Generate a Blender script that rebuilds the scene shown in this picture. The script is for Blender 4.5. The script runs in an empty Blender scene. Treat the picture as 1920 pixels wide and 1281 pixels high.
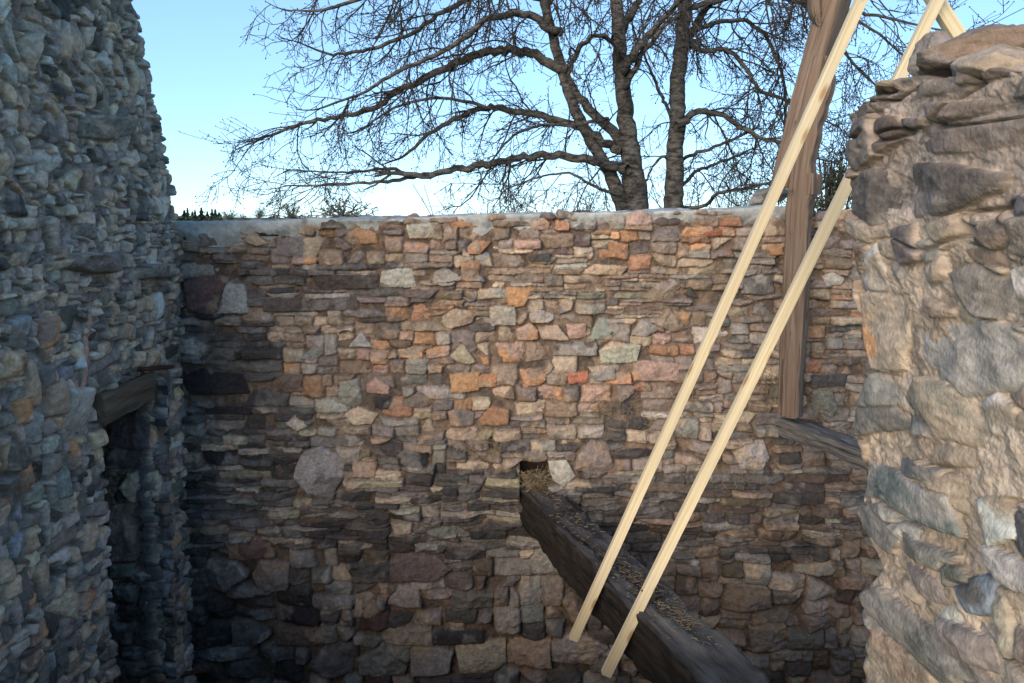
import bpy, bmesh, math, random
import numpy as np
from mathutils import Vector, Matrix

# ------------------------------------------------------------------ camera, sky, sun, exposure
SC = bpy.context.scene
COL = SC.collection
F = 1397.0                      # focal length in photo pixels (1920 wide)
PITCH = math.radians(4.0)
CX, CY = 960.0, 505.5           # principal point (photo cropped: lens shift)
cam = bpy.data.cameras.new('camera'); camo = bpy.data.objects.new('camera', cam); COL.objects.link(camo)
camo.location = (0, 0, 0); camo.rotation_euler = (math.radians(90) - PITCH, 0, 0)
cam.sensor_width = 36.0; cam.lens = F/1920*36.0
cam.shift_y = -(640.5-CY)/1920.0
cam.clip_start = 0.05; cam.clip_end = 6000
SC.camera = camo

SUN_EL, SUN_AZ = math.radians(15), math.radians(-156)   # azimuth clockwise from +Y; behind the camera, to the left
W = bpy.data.worlds.new('World'); SC.world = W; W.use_nodes = True
nt = W.node_tree
sky = nt.nodes.new('ShaderNodeTexSky'); sky.sky_type = 'NISHITA'; sky.sun_disc = False
sky.sun_elevation = SUN_EL; sky.sun_rotation = SUN_AZ
sky.air_density = 0.7; sky.dust_density = 0.0; sky.ozone_density = 2.0; sky.altitude = 50
tint = nt.nodes.new('ShaderNodeMix'); tint.data_type = 'RGBA'; tint.blend_type = 'MULTIPLY'; tint.inputs[0].default_value = 1
tint.inputs[7].default_value = (.76, 1.02, 1.25, 1)
gam = nt.nodes.new('ShaderNodeGamma'); gam.inputs[1].default_value = .55
nt.links.new(sky.outputs[0], gam.inputs[0]); nt.links.new(gam.outputs[0], tint.inputs[6]); nt.links.new(tint.outputs[2], nt.nodes['Background'].inputs[0])
nt.nodes['Background'].inputs[1].default_value = 0.15
sl = bpy.data.lights.new('sun', 'SUN'); so = bpy.data.objects.new('sun', sl); COL.objects.link(so)
sl.energy = 1.95; sl.angle = math.radians(46); sl.color = (1.0, 0.82, 0.63)
sd = Vector((math.sin(SUN_AZ)*math.cos(SUN_EL), math.cos(SUN_AZ)*math.cos(SUN_EL), math.sin(SUN_EL)))
so.rotation_euler = sd.to_track_quat('Z', 'Y').to_euler()
so.location = (-3, -6, 8)
SC.view_settings.view_transform = 'Standard'; SC.view_settings.look = 'None'
SC.view_settings.exposure = 1.6; SC.view_settings.gamma = 1.0
SC.render.engine = 'CYCLES'
SC.cycles.max_bounces = 5; SC.cycles.diffuse_bounces = 4

# ------------------------------------------------------------------ helpers
cp, sp_ = math.cos(PITCH), math.sin(PITCH)
def ray(px, py):
    r = (px-CX)/F; u = -(py-CY)/F
    return np.array([r, cp+u*sp_, -sp_+u*cp])
def at(px, py, Y):
    d = ray(px, py); return d*(Y/d[1])
def atX(px, py, X):
    d = ray(px, py); return d*(X/d[0])
def atZ(px, py, Z):
    d = ray(px, py); return d*(Z/d[2])
def proj(x, y, z):
    f = y*cp - z*sp_; u = y*sp_ + z*cp
    return CX + F*x/f, CY - F*u/f

def tag(o, label=None, cat=None, group=None, kind=None):
    if label: o['label'] = label
    if cat: o['category'] = cat
    if group: o['group'] = group
    if kind: o['kind'] = kind
    return o
def empty(name, loc):
    o = bpy.data.objects.new(name, None); COL.objects.link(o); o.location = loc; o.empty_display_size = 0.1
    return o
def link(name, me, mat, parent=None):
    me.materials.append(mat)
    o = bpy.data.objects.new(name, me); COL.objects.link(o)
    if parent is not None:
        o.parent = parent
        o.matrix_parent_inverse = Matrix.Translation(-Vector(parent.location))
    return o

def mesh_np(name, V, Fc, cols=None, vec=None, smooth=True):
    """V (n,3); Fc list of equal length index rows (m,k) or list of such arrays"""
    me = bpy.data.meshes.new(name)
    if not isinstance(Fc, list): Fc = [Fc]
    Fc = [f for f in Fc if len(f)]
    V = np.ascontiguousarray(V, dtype=np.float32)
    me.vertices.add(len(V)); me.vertices.foreach_set('co', V.ravel())
    li = np.concatenate([f.ravel() for f in Fc]).astype(np.int32)
    sz = np.concatenate([np.full(len(f), f.shape[1]) for f in Fc]).astype(np.int32)
    st = np.concatenate([[0], np.cumsum(sz)[:-1]]).astype(np.int32)
    me.loops.add(len(li)); me.loops.foreach_set('vertex_index', li)
    me.polygons.add(len(sz)); me.polygons.foreach_set('loop_start', st); me.polygons.foreach_set('loop_total', sz)
    me.polygons.foreach_set('use_smooth', np.full(len(sz), smooth))
    if cols is not None:
        a = me.attributes.new('Col', 'FLOAT_COLOR', 'POINT')
        c4 = np.ones((len(V), 4), np.float32); c4[:, :3] = cols; a.data.foreach_set('color', c4.ravel())
    if vec is not None:
        a = me.attributes.new('gr', 'FLOAT_VECTOR', 'POINT')
        a.data.foreach_set('vector', np.ascontiguousarray(vec, dtype=np.float32).ravel())
    me.update(calc_edges=True); me.validate()
    return me

M32 = np.uint64(0xffffffff)
def _h(xi, yi, s):
    h = (xi.astype(np.uint64)*np.uint64(374761393) + yi.astype(np.uint64)*np.uint64(668265263) + np.uint64(s*2654435761 & 0xffffffff)) & M32
    h = ((h ^ (h >> np.uint64(13)))*np.uint64(1274126177)) & M32
    h = ((h ^ (h >> np.uint64(15)))*np.uint64(2246822519)) & M32
    return ((h ^ (h >> np.uint64(16))) & M32).astype(np.float64)/4294967295.0
def vn(x, y, s):
    x = np.asarray(x, float)+1000.0; y = np.asarray(y, float)+1000.0
    xi = np.floor(x).astype(np.int64); yi = np.floor(y).astype(np.int64)
    fx = x-xi; fy = y-yi; fx = fx*fx*(3-2*fx); fy = fy*fy*(3-2*fy)
    a = _h(xi, yi, s); b = _h(xi+1, yi, s); c = _h(xi, yi+1, s); d = _h(xi+1, yi+1, s)
    return (a+(b-a)*fx)*(1-fy) + (c+(d-c)*fx)*fy - 0.5
def tri(x, y, s):
    # faceted noise: value lattice, linear over triangles
    x = np.asarray(x, float)+1000.0; y = np.asarray(y, float)+1000.0
    xi = np.floor(x).astype(np.int64); yi = np.floor(y).astype(np.int64); fx = x-xi; fy = y-yi
    a = _h(xi, yi, s); b = _h(xi+1, yi, s); c = _h(xi, yi+1, s); d = _h(xi+1, yi+1, s)
    return np.where(fx > fy, a+(b-a)*fx+(d-b)*fy, a+(c-a)*fy+(d-c)*fx) - 0.5
def chips(U, V, f, s):
    # two crossed faceted noises, broken rock relief (about -.75 to .75)
    wx = .35*vn(U*f*.8, V*f*.8, s+3); wy = .35*vn(U*f*.8, V*f*.8, s+4)
    return tri(U*f*.81+V*f*.59+wx, -U*f*.59+V*f*.81+wy, s) + .5*tri(U*f*1.7-V*f*1.1+wy, U*f*1.1+V*f*1.7+wx, s+1)
def fbm(x, y, s, o=3):
    r = 0; a = 1.0
    for i in range(o):
        r = r + a*vn(x*2**i, y*2**i, s+17*i); a *= 0.5
    return r
def sstep(a, b, x):
    t = np.clip((x-a)/(b-a), 0, 1); return t*t*(3-2*t)

def hull(pts):
    pts = sorted(set((round(p[0], 5), round(p[1], 5)) for p in pts))
    if len(pts) < 3: return pts
    def half(ps):
        o = []
        for p in ps:
            while len(o) >= 2 and (o[-1][0]-o[-2][0])*(p[1]-o[-2][1])-(o[-1][1]-o[-2][1])*(p[0]-o[-2][0]) <= 0: o.pop()
            o.append(p)
        return o
    l = half(pts); u = half(pts[::-1])
    return l[:-1]+u[:-1]

# albedo palettes (linear)
PAL = dict(
    tan=(.33, .262, .195), lgrey=(.34, .305, .265), grey=(.235, .215, .192), mauve=(.20, .167, .148), brown=(.225, .165, .122),
    rust=(.32, .175, .105), red=(.32, .125, .075), orange=(.40, .225, .12), dark=(.056, .053, .051), slate=(.125, .117, .11),
    dmauve=(.095, .075, .072), maroon=(.125, .078, .068), green=(.155, .16, .142), bgrey=(.255, .255, .24), pink=(.31, .22, .175),
    black=(.029, .029, .032), dbrown=(.10, .078, .062), bblue=(.185, .205, .225), pale=(.46, .43, .385), olive=(.27, .24, .175))
SECOND = dict(tan='brown', lgrey='tan', grey='tan', mauve='brown', brown='mauve', rust='brown', red='rust', orange='tan', dark='slate',
    slate='grey', dmauve='slate', maroon='brown', green='grey', bgrey='slate', pink='orange', black='slate', dbrown='brown', bblue='slate',
    pale='tan', olive='tan')

def stone(poly, rng, c1, c2=None, off=None, key=False, slate=0.0, depth=None, rad=None, tilt=.10, facet=.22):
    hp = hull(poly)
    if len(hp) < 3: return None
    c = np.mean(hp, axis=0)
    n = []; d = []
    for i in range(len(hp)):
        p = np.array(hp[i]); q = np.array(hp[(i+1) % len(hp)]); e = q-p; L = math.hypot(*e)
        if L < 1e-4: continue
        nn = np.array([e[1], -e[0]])/L
        n.append(nn); d.append(nn @ p)
    hp = np.array(hp); size = min(np.ptp(hp[:, 0]), np.ptp(hp[:, 1]))
    j = rng.normal(0, .03, 3) + rng.normal(0, .17)
    a = np.clip(np.array(PAL[c1])*(1+j), .012, .8)
    b = np.clip(np.array(PAL[c2 or SECOND[c1]])*(1+rng.normal(0, .12)), .012, .8)
    return dict(n=np.array(n), d=np.array(d), c=c, lo=hp.min(0), hi=hp.max(0), a=a, b=b, mixb=rng.uniform(-.25, .22),
                off=rng.normal(0, .009) if off is None else off, tilt=rng.normal(0, tilt, 2),
                fac=[(rng.normal(0, facet, 2), abs(rng.normal(0, .006))+.001) for _ in range(4)],
                depth=(depth if depth else rng.uniform(.018, .036)), rad=rad if rad else max(.004, min(.011, size*.09)), key=key, slate=slate,
                rough=rng.uniform(.5, 1.3), sx=rng.uniform(0, 100), sy=rng.uniform(0, 100))

def pick(rng, w):
    ks = list(w); p = np.array([w[k] for k in ks], float); return ks[rng.choice(len(ks), p=p/p.sum())]

def rectpoly(rng, u, v, w, h, gap, rag, rot=0.0, quad=.35):
    u0, u1, v0, v1 = u+gap, u+w-gap, v+gap, v+h-gap
    m = min(w, h)
    pts = []
    isq = rng.random() < quad
    if isq:      # broken slab: few straight sides and sharp corners
        for (cu, cv, su, sv) in ((u0, v0, 1, 1), (u1, v0, -1, 1), (u1, v1, -1, -1), (u0, v1, 1, -1)):
            big = rng.random() < .22
            pts.append((cu+su*rng.uniform(0, .7 if big else .22)*min(w, 2*h), cv+sv*rng.uniform(0, .45 if big else .16)*h))
        if rng.random() < .4: pts.append((u0+rng.uniform(.2, .8)*(u1-u0), v1))
    for (cu, cv, su, sv) in () if isq else ((u0, v0, 1, 1), (u1, v0, -1, 1), (u1, v1, -1, -1), (u0, v1, 1, -1)):
        t = rng.uniform(0, rag*.42); k = rng.uniform(0, rag*.42)
        if rng.random() < .30*rag*2: t *= 1.9; k *= 1.6
        eu = rng.uniform(0, .14)*m*rag*2; ev = rng.uniform(0, .14)*m*rag*2
        pts.append((cu+su*(t*w*.6+eu*.2), cv+sv*ev*.5))
        pts.append((cu+su*eu*.5, cv+sv*(k*h+ev*.2)))
    if rot:
        cu, cv = u+w/2, v+h/2; c, s = math.cos(rot), math.sin(rot)
        pts = [(cu+(p-cu)*c-(q-cv)*s, cv+(p-cu)*s+(q-cv)*c) for p, q in pts]
    return pts

def pack(U0, U1, V0, V1, zone, rng, keys=(), cell=.01):
    n = int((U1-U0)/cell); top = np.full(n, V0) + 0.0; out = []
    kb = [(k['n'], k['d'], k['lo'], k['hi']) for k in keys]
    for it in range(30000):
        i = int(np.argmin(top)); v = top[i]
        if v >= V1: break
        j = i
        while j+1 < n and abs(top[j+1]-v) < .005: j += 1
        seg = (j-i+1)*cell; u = U0+i*cell
        z = zone(u+min(seg, .15)/2, v+.03)
        w = z['w']*math.exp(rng.normal(0, z.get('wj', .38))); h = z['h']*math.exp(rng.normal(0, z.get('hj', .33)))
        if w > seg or seg-w < .45*z['w']: w = seg if seg < 1.6*z['w'] else seg*rng.uniform(.4, .6)
        lt = top[i-1]-v if i > 0 else 9; rt = top[j+1]-v if j+1 < n else 9
        if w < .5*z['w'] : h = min(h, max(.02, w*1.3))
        for t in (lt, rt):
            if .6*h < t < 1.5*h and rng.random() < .65: h = t; break
        if min(lt, rt) < 9 and w > .95*seg and .4*h < min(lt, rt) < 1.7*h: h = min(lt, rt)
        k = max(1, int(round(w/cell))); top[i:i+k] = v+h
        cu, cv = u+w/2, v+h/2
        cov = 0
        for (su, sv) in ((0, 0), (-.3, 0), (.3, 0), (0, .3), (0, -.3)):
            q = np.array((cu+su*w, cv+sv*h))
            for (nn, dd, lo, hi) in kb:
                if lo[0] < q[0] < hi[0] and lo[1] < q[1] < hi[1] and (nn @ q < dd).all(): cov += 1; break
        if cov >= 3: continue
        out.append((u, v, w, h, z))
    return out

def generic(packed, rng, inflate=1.0, tilt=.10, facet=.22):
    S = []
    for (u, v, w, h, z) in packed:
        if rng.random() < z.get('skip', .01): continue
        rot = rng.normal(0, z.get('rot', .03))
        if inflate != 1: u -= w*(inflate-1)/2; v -= h*(inflate-1)/2; w *= inflate; h *= inflate
        s = stone(rectpoly(rng, u, v, w, h, z.get('gap', .004), z.get('rag', .5), rot, z.get('quad', .35)), rng, pick(rng, z['pal']),
                  slate=1.0 if h < .06 else z.get('slate', .3), off=rng.normal(0, z.get('offj', .015)), tilt=tilt, facet=facet)
        if s: S.append(s)
    return S

def masonry(u1, v1, stones, seed, mort=(.24, .165, .11), mort2=(.16, .12, .09), md=.030, mrough=.022, warp=.007, rough=.008, smear=.32, cf=17, chip=.018, dil=.014, chip2=.005, dscale=1.0, k=170.0, us=1.0, crack=0.0, rscale=1.0):
    un = us
    U, V = np.meshgrid(u1, v1); U0 = U; U = U*un
    Uw = U0 + warp*2*fbm(U*9, V*9, seed+1, 3); Vw = V + warp*1.5*fbm(U*9, V*11, seed+2, 3)
    sh = U.shape
    E = np.full(sh, -.06); E2 = np.full(sh, -.06); Hb = np.zeros(sh); D = np.full(sh, .02); R = np.full(sh, .012)
    C = np.zeros(sh+(3,)); lab = np.full(sh, -1, int); RG = np.ones(sh); SL = np.zeros(sh)
    nA = fbm(U*13, V*13, seed+3, 4); nC = fbm(U*6, V*7, seed+5, 3)
    for si, s in enumerate(stones):
        m = .05
        i0, i1 = np.searchsorted(u1, (s['lo'][0]-m, s['hi'][0]+m)); j0, j1 = np.searchsorted(v1, (s['lo'][1]-m, s['hi'][1]+m))
        if i1-i0 < 1 or j1-j0 < 1: continue
        w = np.s_[j0:j1, i0:i1]
        uu = Uw[w]; vv = Vw[w]
        e = s['d'][None, None, :] - uu[..., None]*s['n'][:, 0] - vv[..., None]*s['n'][:, 1]
        mn = e.min(-1)
        e = mn - np.log(np.exp(-k*(e-mn[..., None])).sum(-1))/k + .003
        ee = e + (.06 if s['key'] else 0)*(e > -.002)
        old = E[w]; win = ee > old
        E2[w] = np.where(win, old, np.maximum(E2[w], ee))
        E[w] = np.where(win, ee, old)
        du = uu-s['c'][0]; dv = vv-s['c'][1]
        hb = s['off'] + s['tilt'][0]*du + s['tilt'][1]*dv
        f = 0.012
        for (g, b) in s['fac']: f = np.minimum(f, g[0]*du+g[1]*dv+b)
        hb = hb + np.maximum(f, -.05)
        Hb[w] = np.where(win, hb, Hb[w]); D[w] = np.where(win, s['depth'], D[w]); R[w] = np.where(win, s['rad'], R[w])
        lab[w] = np.where(win, si, lab[w]); RG[w] = np.where(win, s['rough'], RG[w]); SL[w] = np.where(win, s['slate'], SL[w])
        t = sstep(.05, .35, nC[w]*1.2 + .6*nA[w] + s['mixb'] + .9*vn(uu*5+s['sx'], vv*8+s['sy'], seed+6))
        cc = s['a']*(1-t)[..., None] + s['b']*t[..., None]
        C[w] = np.where(win[..., None], cc, C[w])
    bias = np.where(np.isin(lab, [i for i, s in enumerate(stones) if s['key']]), .06, 0.0)
    En = E-bias
    edge = np.minimum(En+dil, (E-E2)*.6+.0005)
    rockn = fbm(U*34, V*34, seed+8, 3); ridg = np.abs(fbm(U*17, V*22, seed+9, 3))
    strata = fbm(U*5+3*nC, V*70+9*nC, seed+10, 2)
    Hs = Hb + chip*RG*chips(U, V, cf, seed+40) + chip2*chips(U, V, cf*2.9, seed+44) + RG*rough*.6*(rockn*.8 - ridg) + SL*.006*strata*RG - dscale*D*np.exp(-np.maximum(edge, 0)/(R*rscale))
    mn1 = fbm(U*16, V*16, seed+11, 4); mn2 = fbm(U*60, V*60, seed+12, 2)
    grit = chips(U, V, 24, seed+50) + .5*chips(U, V, 61, seed+53)
    Hm = -md + mrough*(.7*mn1 + .8*grit) + .004*mn2 + .003*fbm(U*150, V*150, seed+56, 2)
    if crack:
        cr = np.exp(-(fbm(U*2.2, V*6, seed+60, 3)/.022)**2)*sstep(-.05, .15, fbm(U*2.5, V*3, seed+61, 2))
        Hm = Hm - crack*cr; Hs = Hs - crack*.8*cr
    inside = En > -dil
    H = np.where(inside, np.maximum(Hs, Hm), Hm)
    isst = inside & (Hs >= Hm-.001)
    fine = fbm(U*90, V*90, seed+13, 2)
    Cm = np.array(mort)*(1-sstep(-.2, .3, nA))[..., None] + np.array(mort2)*sstep(-.2, .3, nA)[..., None]
    sm = smear*np.exp(-np.maximum(edge, 0)/.010)*sstep(-.15, .25, fbm(U*7, V*7, seed+14, 2)+.1)
    Cs = C*(1-sm)[..., None] + Cm*sm[..., None]
    # veins / bedding tint that belongs to the stone
    Cs = Cs*(1 + .55*strata*SL + .35*fine + .22*rockn)[..., None]
    Cf = np.where(isst[..., None], Cs, Cm*(1+.5*mn1+.35*fine)[..., None])
    U = U0
    return U, V, H, np.clip(Cf, .008, .85), lab, edge

def grid_faces(ny, nx, keep=None):
    i = np.arange(ny*nx).reshape(ny, nx)
    q = np.stack([i[:-1, :-1], i[:-1, 1:], i[1:, 1:], i[1:, :-1]], -1)
    if keep is not None:
        k = keep[:-1, :-1] & keep[:-1, 1:] & keep[1:, 1:] & keep[1:, :-1]
        return q[k]
    return q.reshape(-1, 4)

# ------------------------------------------------------------------ materials
def nodes(name):
    m = bpy.data.materials.new(name); m.use_nodes = True; n = m.node_tree
    return m, n, n.nodes['Principled BSDF']
def N(n, t, **kw):
    x = n.nodes.new(t)
    for k, v in kw.items():
        if k in x.inputs: x.inputs[k].default_value = v
        else: setattr(x, k, v)
    return x
def attr_mat(name, rough=.88, bump=.55, bscale=80, spec=.25):
    m, n, b = nodes(name)
    a = N(n, 'ShaderNodeAttribute', attribute_name='Col')
    tc = N(n, 'ShaderNodeTexCoord')
    no = N(n, 'ShaderNodeTexNoise', Scale=bscale, Detail=6.0, Roughness=.65); n.links.new(tc.outputs['Object'], no.inputs['Vector'])
    no2 = N(n, 'ShaderNodeTexNoise', Scale=bscale*.35, Detail=5.0, Roughness=.7); n.links.new(tc.outputs['Object'], no2.inputs['Vector'])
    mr = N(n, 'ShaderNodeMapRange'); mr.inputs[1].default_value = .25; mr.inputs[2].default_value = .75; mr.inputs[3].default_value = .68; mr.inputs[4].default_value = 1.32
    n.links.new(no2.outputs['Fac'], mr.inputs[0])
    mx = N(n, 'ShaderNodeMix', data_type='RGBA', blend_type='MULTIPLY'); mx.inputs[0].default_value = 1
    n.links.new(a.outputs['Color'], mx.inputs[6]); n.links.new(mr.outputs[0], mx.inputs[7])
    n.links.new(mx.outputs[2], b.inputs['Base Color'])
    bp = N(n, 'ShaderNodeBump', Strength=bump, Distance=.02); n.links.new(no.outputs['Fac'], bp.inputs['Height']); n.links.new(bp.outputs[0], b.inputs['Normal'])
    b.inputs['Roughness'].default_value = rough; b.inputs['Specular IOR Level'].default_value = spec
    return m
def wood_mat(name, c1, c2, c3, along=2.2, across=38, rough=.85, bump=.5, dist=.01, knots=False, lo=.35, hi=.68, top=None, split=0.0):
    m, n, b = nodes(name)
    a = N(n, 'ShaderNodeAttribute', attribute_name='gr')
    mp = N(n, 'ShaderNodeMapping'); mp.inputs['Scale'].default_value = (across, across, along); n.links.new(a.outputs['Vector'], mp.inputs[0])
    no = N(n, 'ShaderNodeTexNoise', Scale=1.0, Detail=7.0, Roughness=.62, Distortion=.6); n.links.new(mp.outputs[0], no.inputs['Vector'])
    mp2 = N(n, 'ShaderNodeMapping'); mp2.inputs['Scale'].default_value = (6, 6, 1.6); n.links.new(a.outputs['Vector'], mp2.inputs[0])
    no2 = N(n, 'ShaderNodeTexNoise', Scale=1.0, Detail=5.0, Roughness=.6); n.links.new(mp2.outputs[0], no2.inputs['Vector'])
    cr = N(n, 'ShaderNodeValToRGB'); e = cr.color_ramp.elements
    e[0].position = lo; e[0].color = c1+(1,); e[1].position = hi; e[1].color = c2+(1,); n.links.new(no.outputs['Fac'], cr.inputs[0])
    mr = N(n, 'ShaderNodeMapRange'); mr.inputs[1].default_value = .42; mr.inputs[2].default_value = .68; n.links.new(no2.outputs['Fac'], mr.inputs[0])
    mx = N(n, 'ShaderNodeMix', data_type='RGBA'); mx.inputs[7].default_value = c3+(1,)
    n.links.new(mr.outputs[0], mx.inputs[0]); n.links.new(cr.outputs[0], mx.inputs[6])
    out = mx.outputs[2]
    if knots:
        mp3 = N(n, 'ShaderNodeMapping'); mp3.inputs['Scale'].default_value = (14, 14, 4.6); n.links.new(a.outputs['Vector'], mp3.inputs[0])
        vo = N(n, 'ShaderNodeTexVoronoi', Scale=1.0); n.links.new(mp3.outputs[0], vo.inputs['Vector'])
        kr = N(n, 'ShaderNodeMapRange'); kr.inputs[1].default_value = .09; kr.inputs[2].default_value = .24; kr.inputs[3].default_value = .85; kr.inputs[4].default_value = 0
        n.links.new(vo.outputs['Distance'], kr.inputs[0])
        m2 = N(n, 'ShaderNodeMix', data_type='RGBA'); m2.inputs[7].default_value = (.30, .17, .06, 1)
        n.links.new(kr.outputs[0], m2.inputs[0]); n.links.new(out, m2.inputs[6]); out = m2.outputs[2]
    if split:    # drying splits along the grain
        mp4 = N(n, 'ShaderNodeMapping'); mp4.inputs['Scale'].default_value = (17, 17, .55); n.links.new(a.outputs['Vector'], mp4.inputs[0])
        n4 = N(n, 'ShaderNodeTexNoise', Scale=1.0, Detail=3.0, Roughness=.5, Distortion=.3); n.links.new(mp4.outputs[0], n4.inputs['Vector'])
        m4 = N(n, 'ShaderNodeMath', operation='SUBTRACT'); m4.inputs[1].default_value = .5; n.links.new(n4.outputs['Fac'], m4.inputs[0])
        m5 = N(n, 'ShaderNodeMath', operation='ABSOLUTE'); n.links.new(m4.outputs[0], m5.inputs[0])
        r4 = N(n, 'ShaderNodeMapRange'); r4.inputs[1].default_value = .004; r4.inputs[2].default_value = .016; r4.inputs[3].default_value = 1-split; r4.inputs[4].default_value = 1
        n.links.new(m5.outputs[0], r4.inputs[0])
        m6 = N(n, 'ShaderNodeMix', data_type='RGBA', blend_type='MULTIPLY'); m6.inputs[0].default_value = 1; n.links.new(out, m6.inputs[6]); n.links.new(r4.outputs[0], m6.inputs[7]); out = m6.outputs[2]
    if top is not None:   # rain-bleached upper face
        sx = N(n, 'ShaderNodeSeparateXYZ'); n.links.new(a.outputs['Vector'], sx.inputs[0])
        tr = N(n, 'ShaderNodeMapRange'); tr.inputs[1].default_value = top[0]; tr.inputs[2].default_value = top[1]; n.links.new(sx.outputs['Y'], tr.inputs[0])
        c4 = N(n, 'ShaderNodeValToRGB'); q = c4.color_ramp.elements
        q[0].position = .35; q[0].color = top[2]+(1,); q[1].position = .68; q[1].color = top[3]+(1,); n.links.new(no2.outputs['Fac'], c4.inputs[0])
        m3 = N(n, 'ShaderNodeMix', data_type='RGBA'); n.links.new(tr.outputs[0], m3.inputs[0]); n.links.new(out, m3.inputs[6]); n.links.new(c4.outputs[0], m3.inputs[7]); out = m3.outputs[2]
    n.links.new(out, b.inputs['Base Color'])
    bp = N(n, 'ShaderNodeBump', Strength=bump, Distance=dist); n.links.new(no.outputs['Fac'], bp.inputs['Height']); n.links.new(bp.outputs[0], b.inputs['Normal'])
    b.inputs['Roughness'].default_value = rough; b.inputs['Specular IOR Level'].default_value = .25
    return m
def noise_mat(name, c1, c2, scale=8, rough=.9, bump=.3, det=6, lo=.35, hi=.65, dist=.02, sc=None):
    m, n, b = nodes(name)
    tc = N(n, 'ShaderNodeTexCoord')
    no = N(n, 'ShaderNodeTexNoise', Scale=scale, Detail=float(det), Roughness=.65); src = tc.outputs['Object']
    if sc:
        mp = N(n, 'ShaderNodeMapping'); mp.inputs['Scale'].default_value = sc; n.links.new(src, mp.inputs[0]); src = mp.outputs[0]
    n.links.new(src, no.inputs['Vector'])
    cr = N(n, 'ShaderNodeValToRGB'); e = cr.color_ramp.elements
    e[0].position = lo; e[0].color = c1+(1,); e[1].position = hi; e[1].color = c2+(1,); n.links.new(no.outputs['Fac'], cr.inputs[0])
    n.links.new(cr.outputs[0], b.inputs['Base Color'])
    bp = N(n, 'ShaderNodeBump', Strength=bump, Distance=dist); n.links.new(no.outputs['Fac'], bp.inputs['Height']); n.links.new(bp.outputs[0], b.inputs['Normal'])
    b.inputs['Roughness'].default_value = rough; b.inputs['Specular IOR Level'].default_value = .2
    return m
MST = attr_mat('rubble_stone')
MPINE = wood_mat('fresh_pine', (.46, .37, .21), (.70, .61, .42), (.52, .44, .31), along=1.3, across=75, rough=.6, bump=.12, dist=.003, knots=True)
MOAK = wood_mat('weathered_oak', (.10, .070, .050), (.235, .172, .130), (.165, .112, .078), along=1.6, across=42, rough=.85, bump=.9, dist=.012, split=.55)
MOLD = wood_mat('old_dark_timber', (.009, .008, .007), (.036, .028, .022), (.018, .014, .011), along=5.0, across=26, split=.8, rough=.8, bump=1.0, dist=.02, top=(.11, .145, (.022, .026, .033), (.13, .122, .112)))
MLINT = wood_mat('lintel_timber', (.07, .052, .037), (.19, .145, .10), (.13, .09, .06), along=2.5, across=34, rough=.9, bump=.8, dist=.012)
MGRW = wood_mat('grey_driftwood', (.055, .05, .046), (.26, .245, .225), (.15, .138, .125), along=3, across=40, rough=.9, bump=.9, dist=.012, split=.8)
MCEM = attr_mat('cement', rough=.92, bump=.15, bscale=90, spec=.15)
MBARK = noise_mat('cherry_bark', (.016, .015, .014), (.12, .112, .10), scale=7, bump=.6, dist=.03, sc=(1, 1, 2.6), lo=.38, hi=.66)
MTWIG = noise_mat('twig_bark', (.026, .023, .020), (.058, .050, .043), scale=5, bump=.1)
MSTRAW = noise_mat('dry_straw', (.10, .075, .045), (.36, .28, .175), scale=14, bump=.1)
MIRON = noise_mat('rusty_iron', (.045, .025, .018), (.11, .05, .028), scale=30, bump=.4)
MWIRE = noise_mat('wire', (.03, .03, .032), (.05, .05, .052), scale=4, bump=0)
MGRASS = noise_mat('pasture', (.045, .085, .022), (.085, .14, .04), scale=.25, bump=.4, det=9)
MLEAF = noise_mat('ivy_leaf', (.020, .026, .016), (.060, .070, .042), scale=3, bump=.1)
MNEED = noise_mat('conifer_needles', (.028, .045, .032), (.06, .085, .06), scale=.6, bump=.1)
MFTW = noise_mat('distant_twigs', (.085, .095, .085), (.15, .155, .125), scale=.4, bump=.1)  # distance haze put into the colour, greyer and lighter than near twigs

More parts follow.
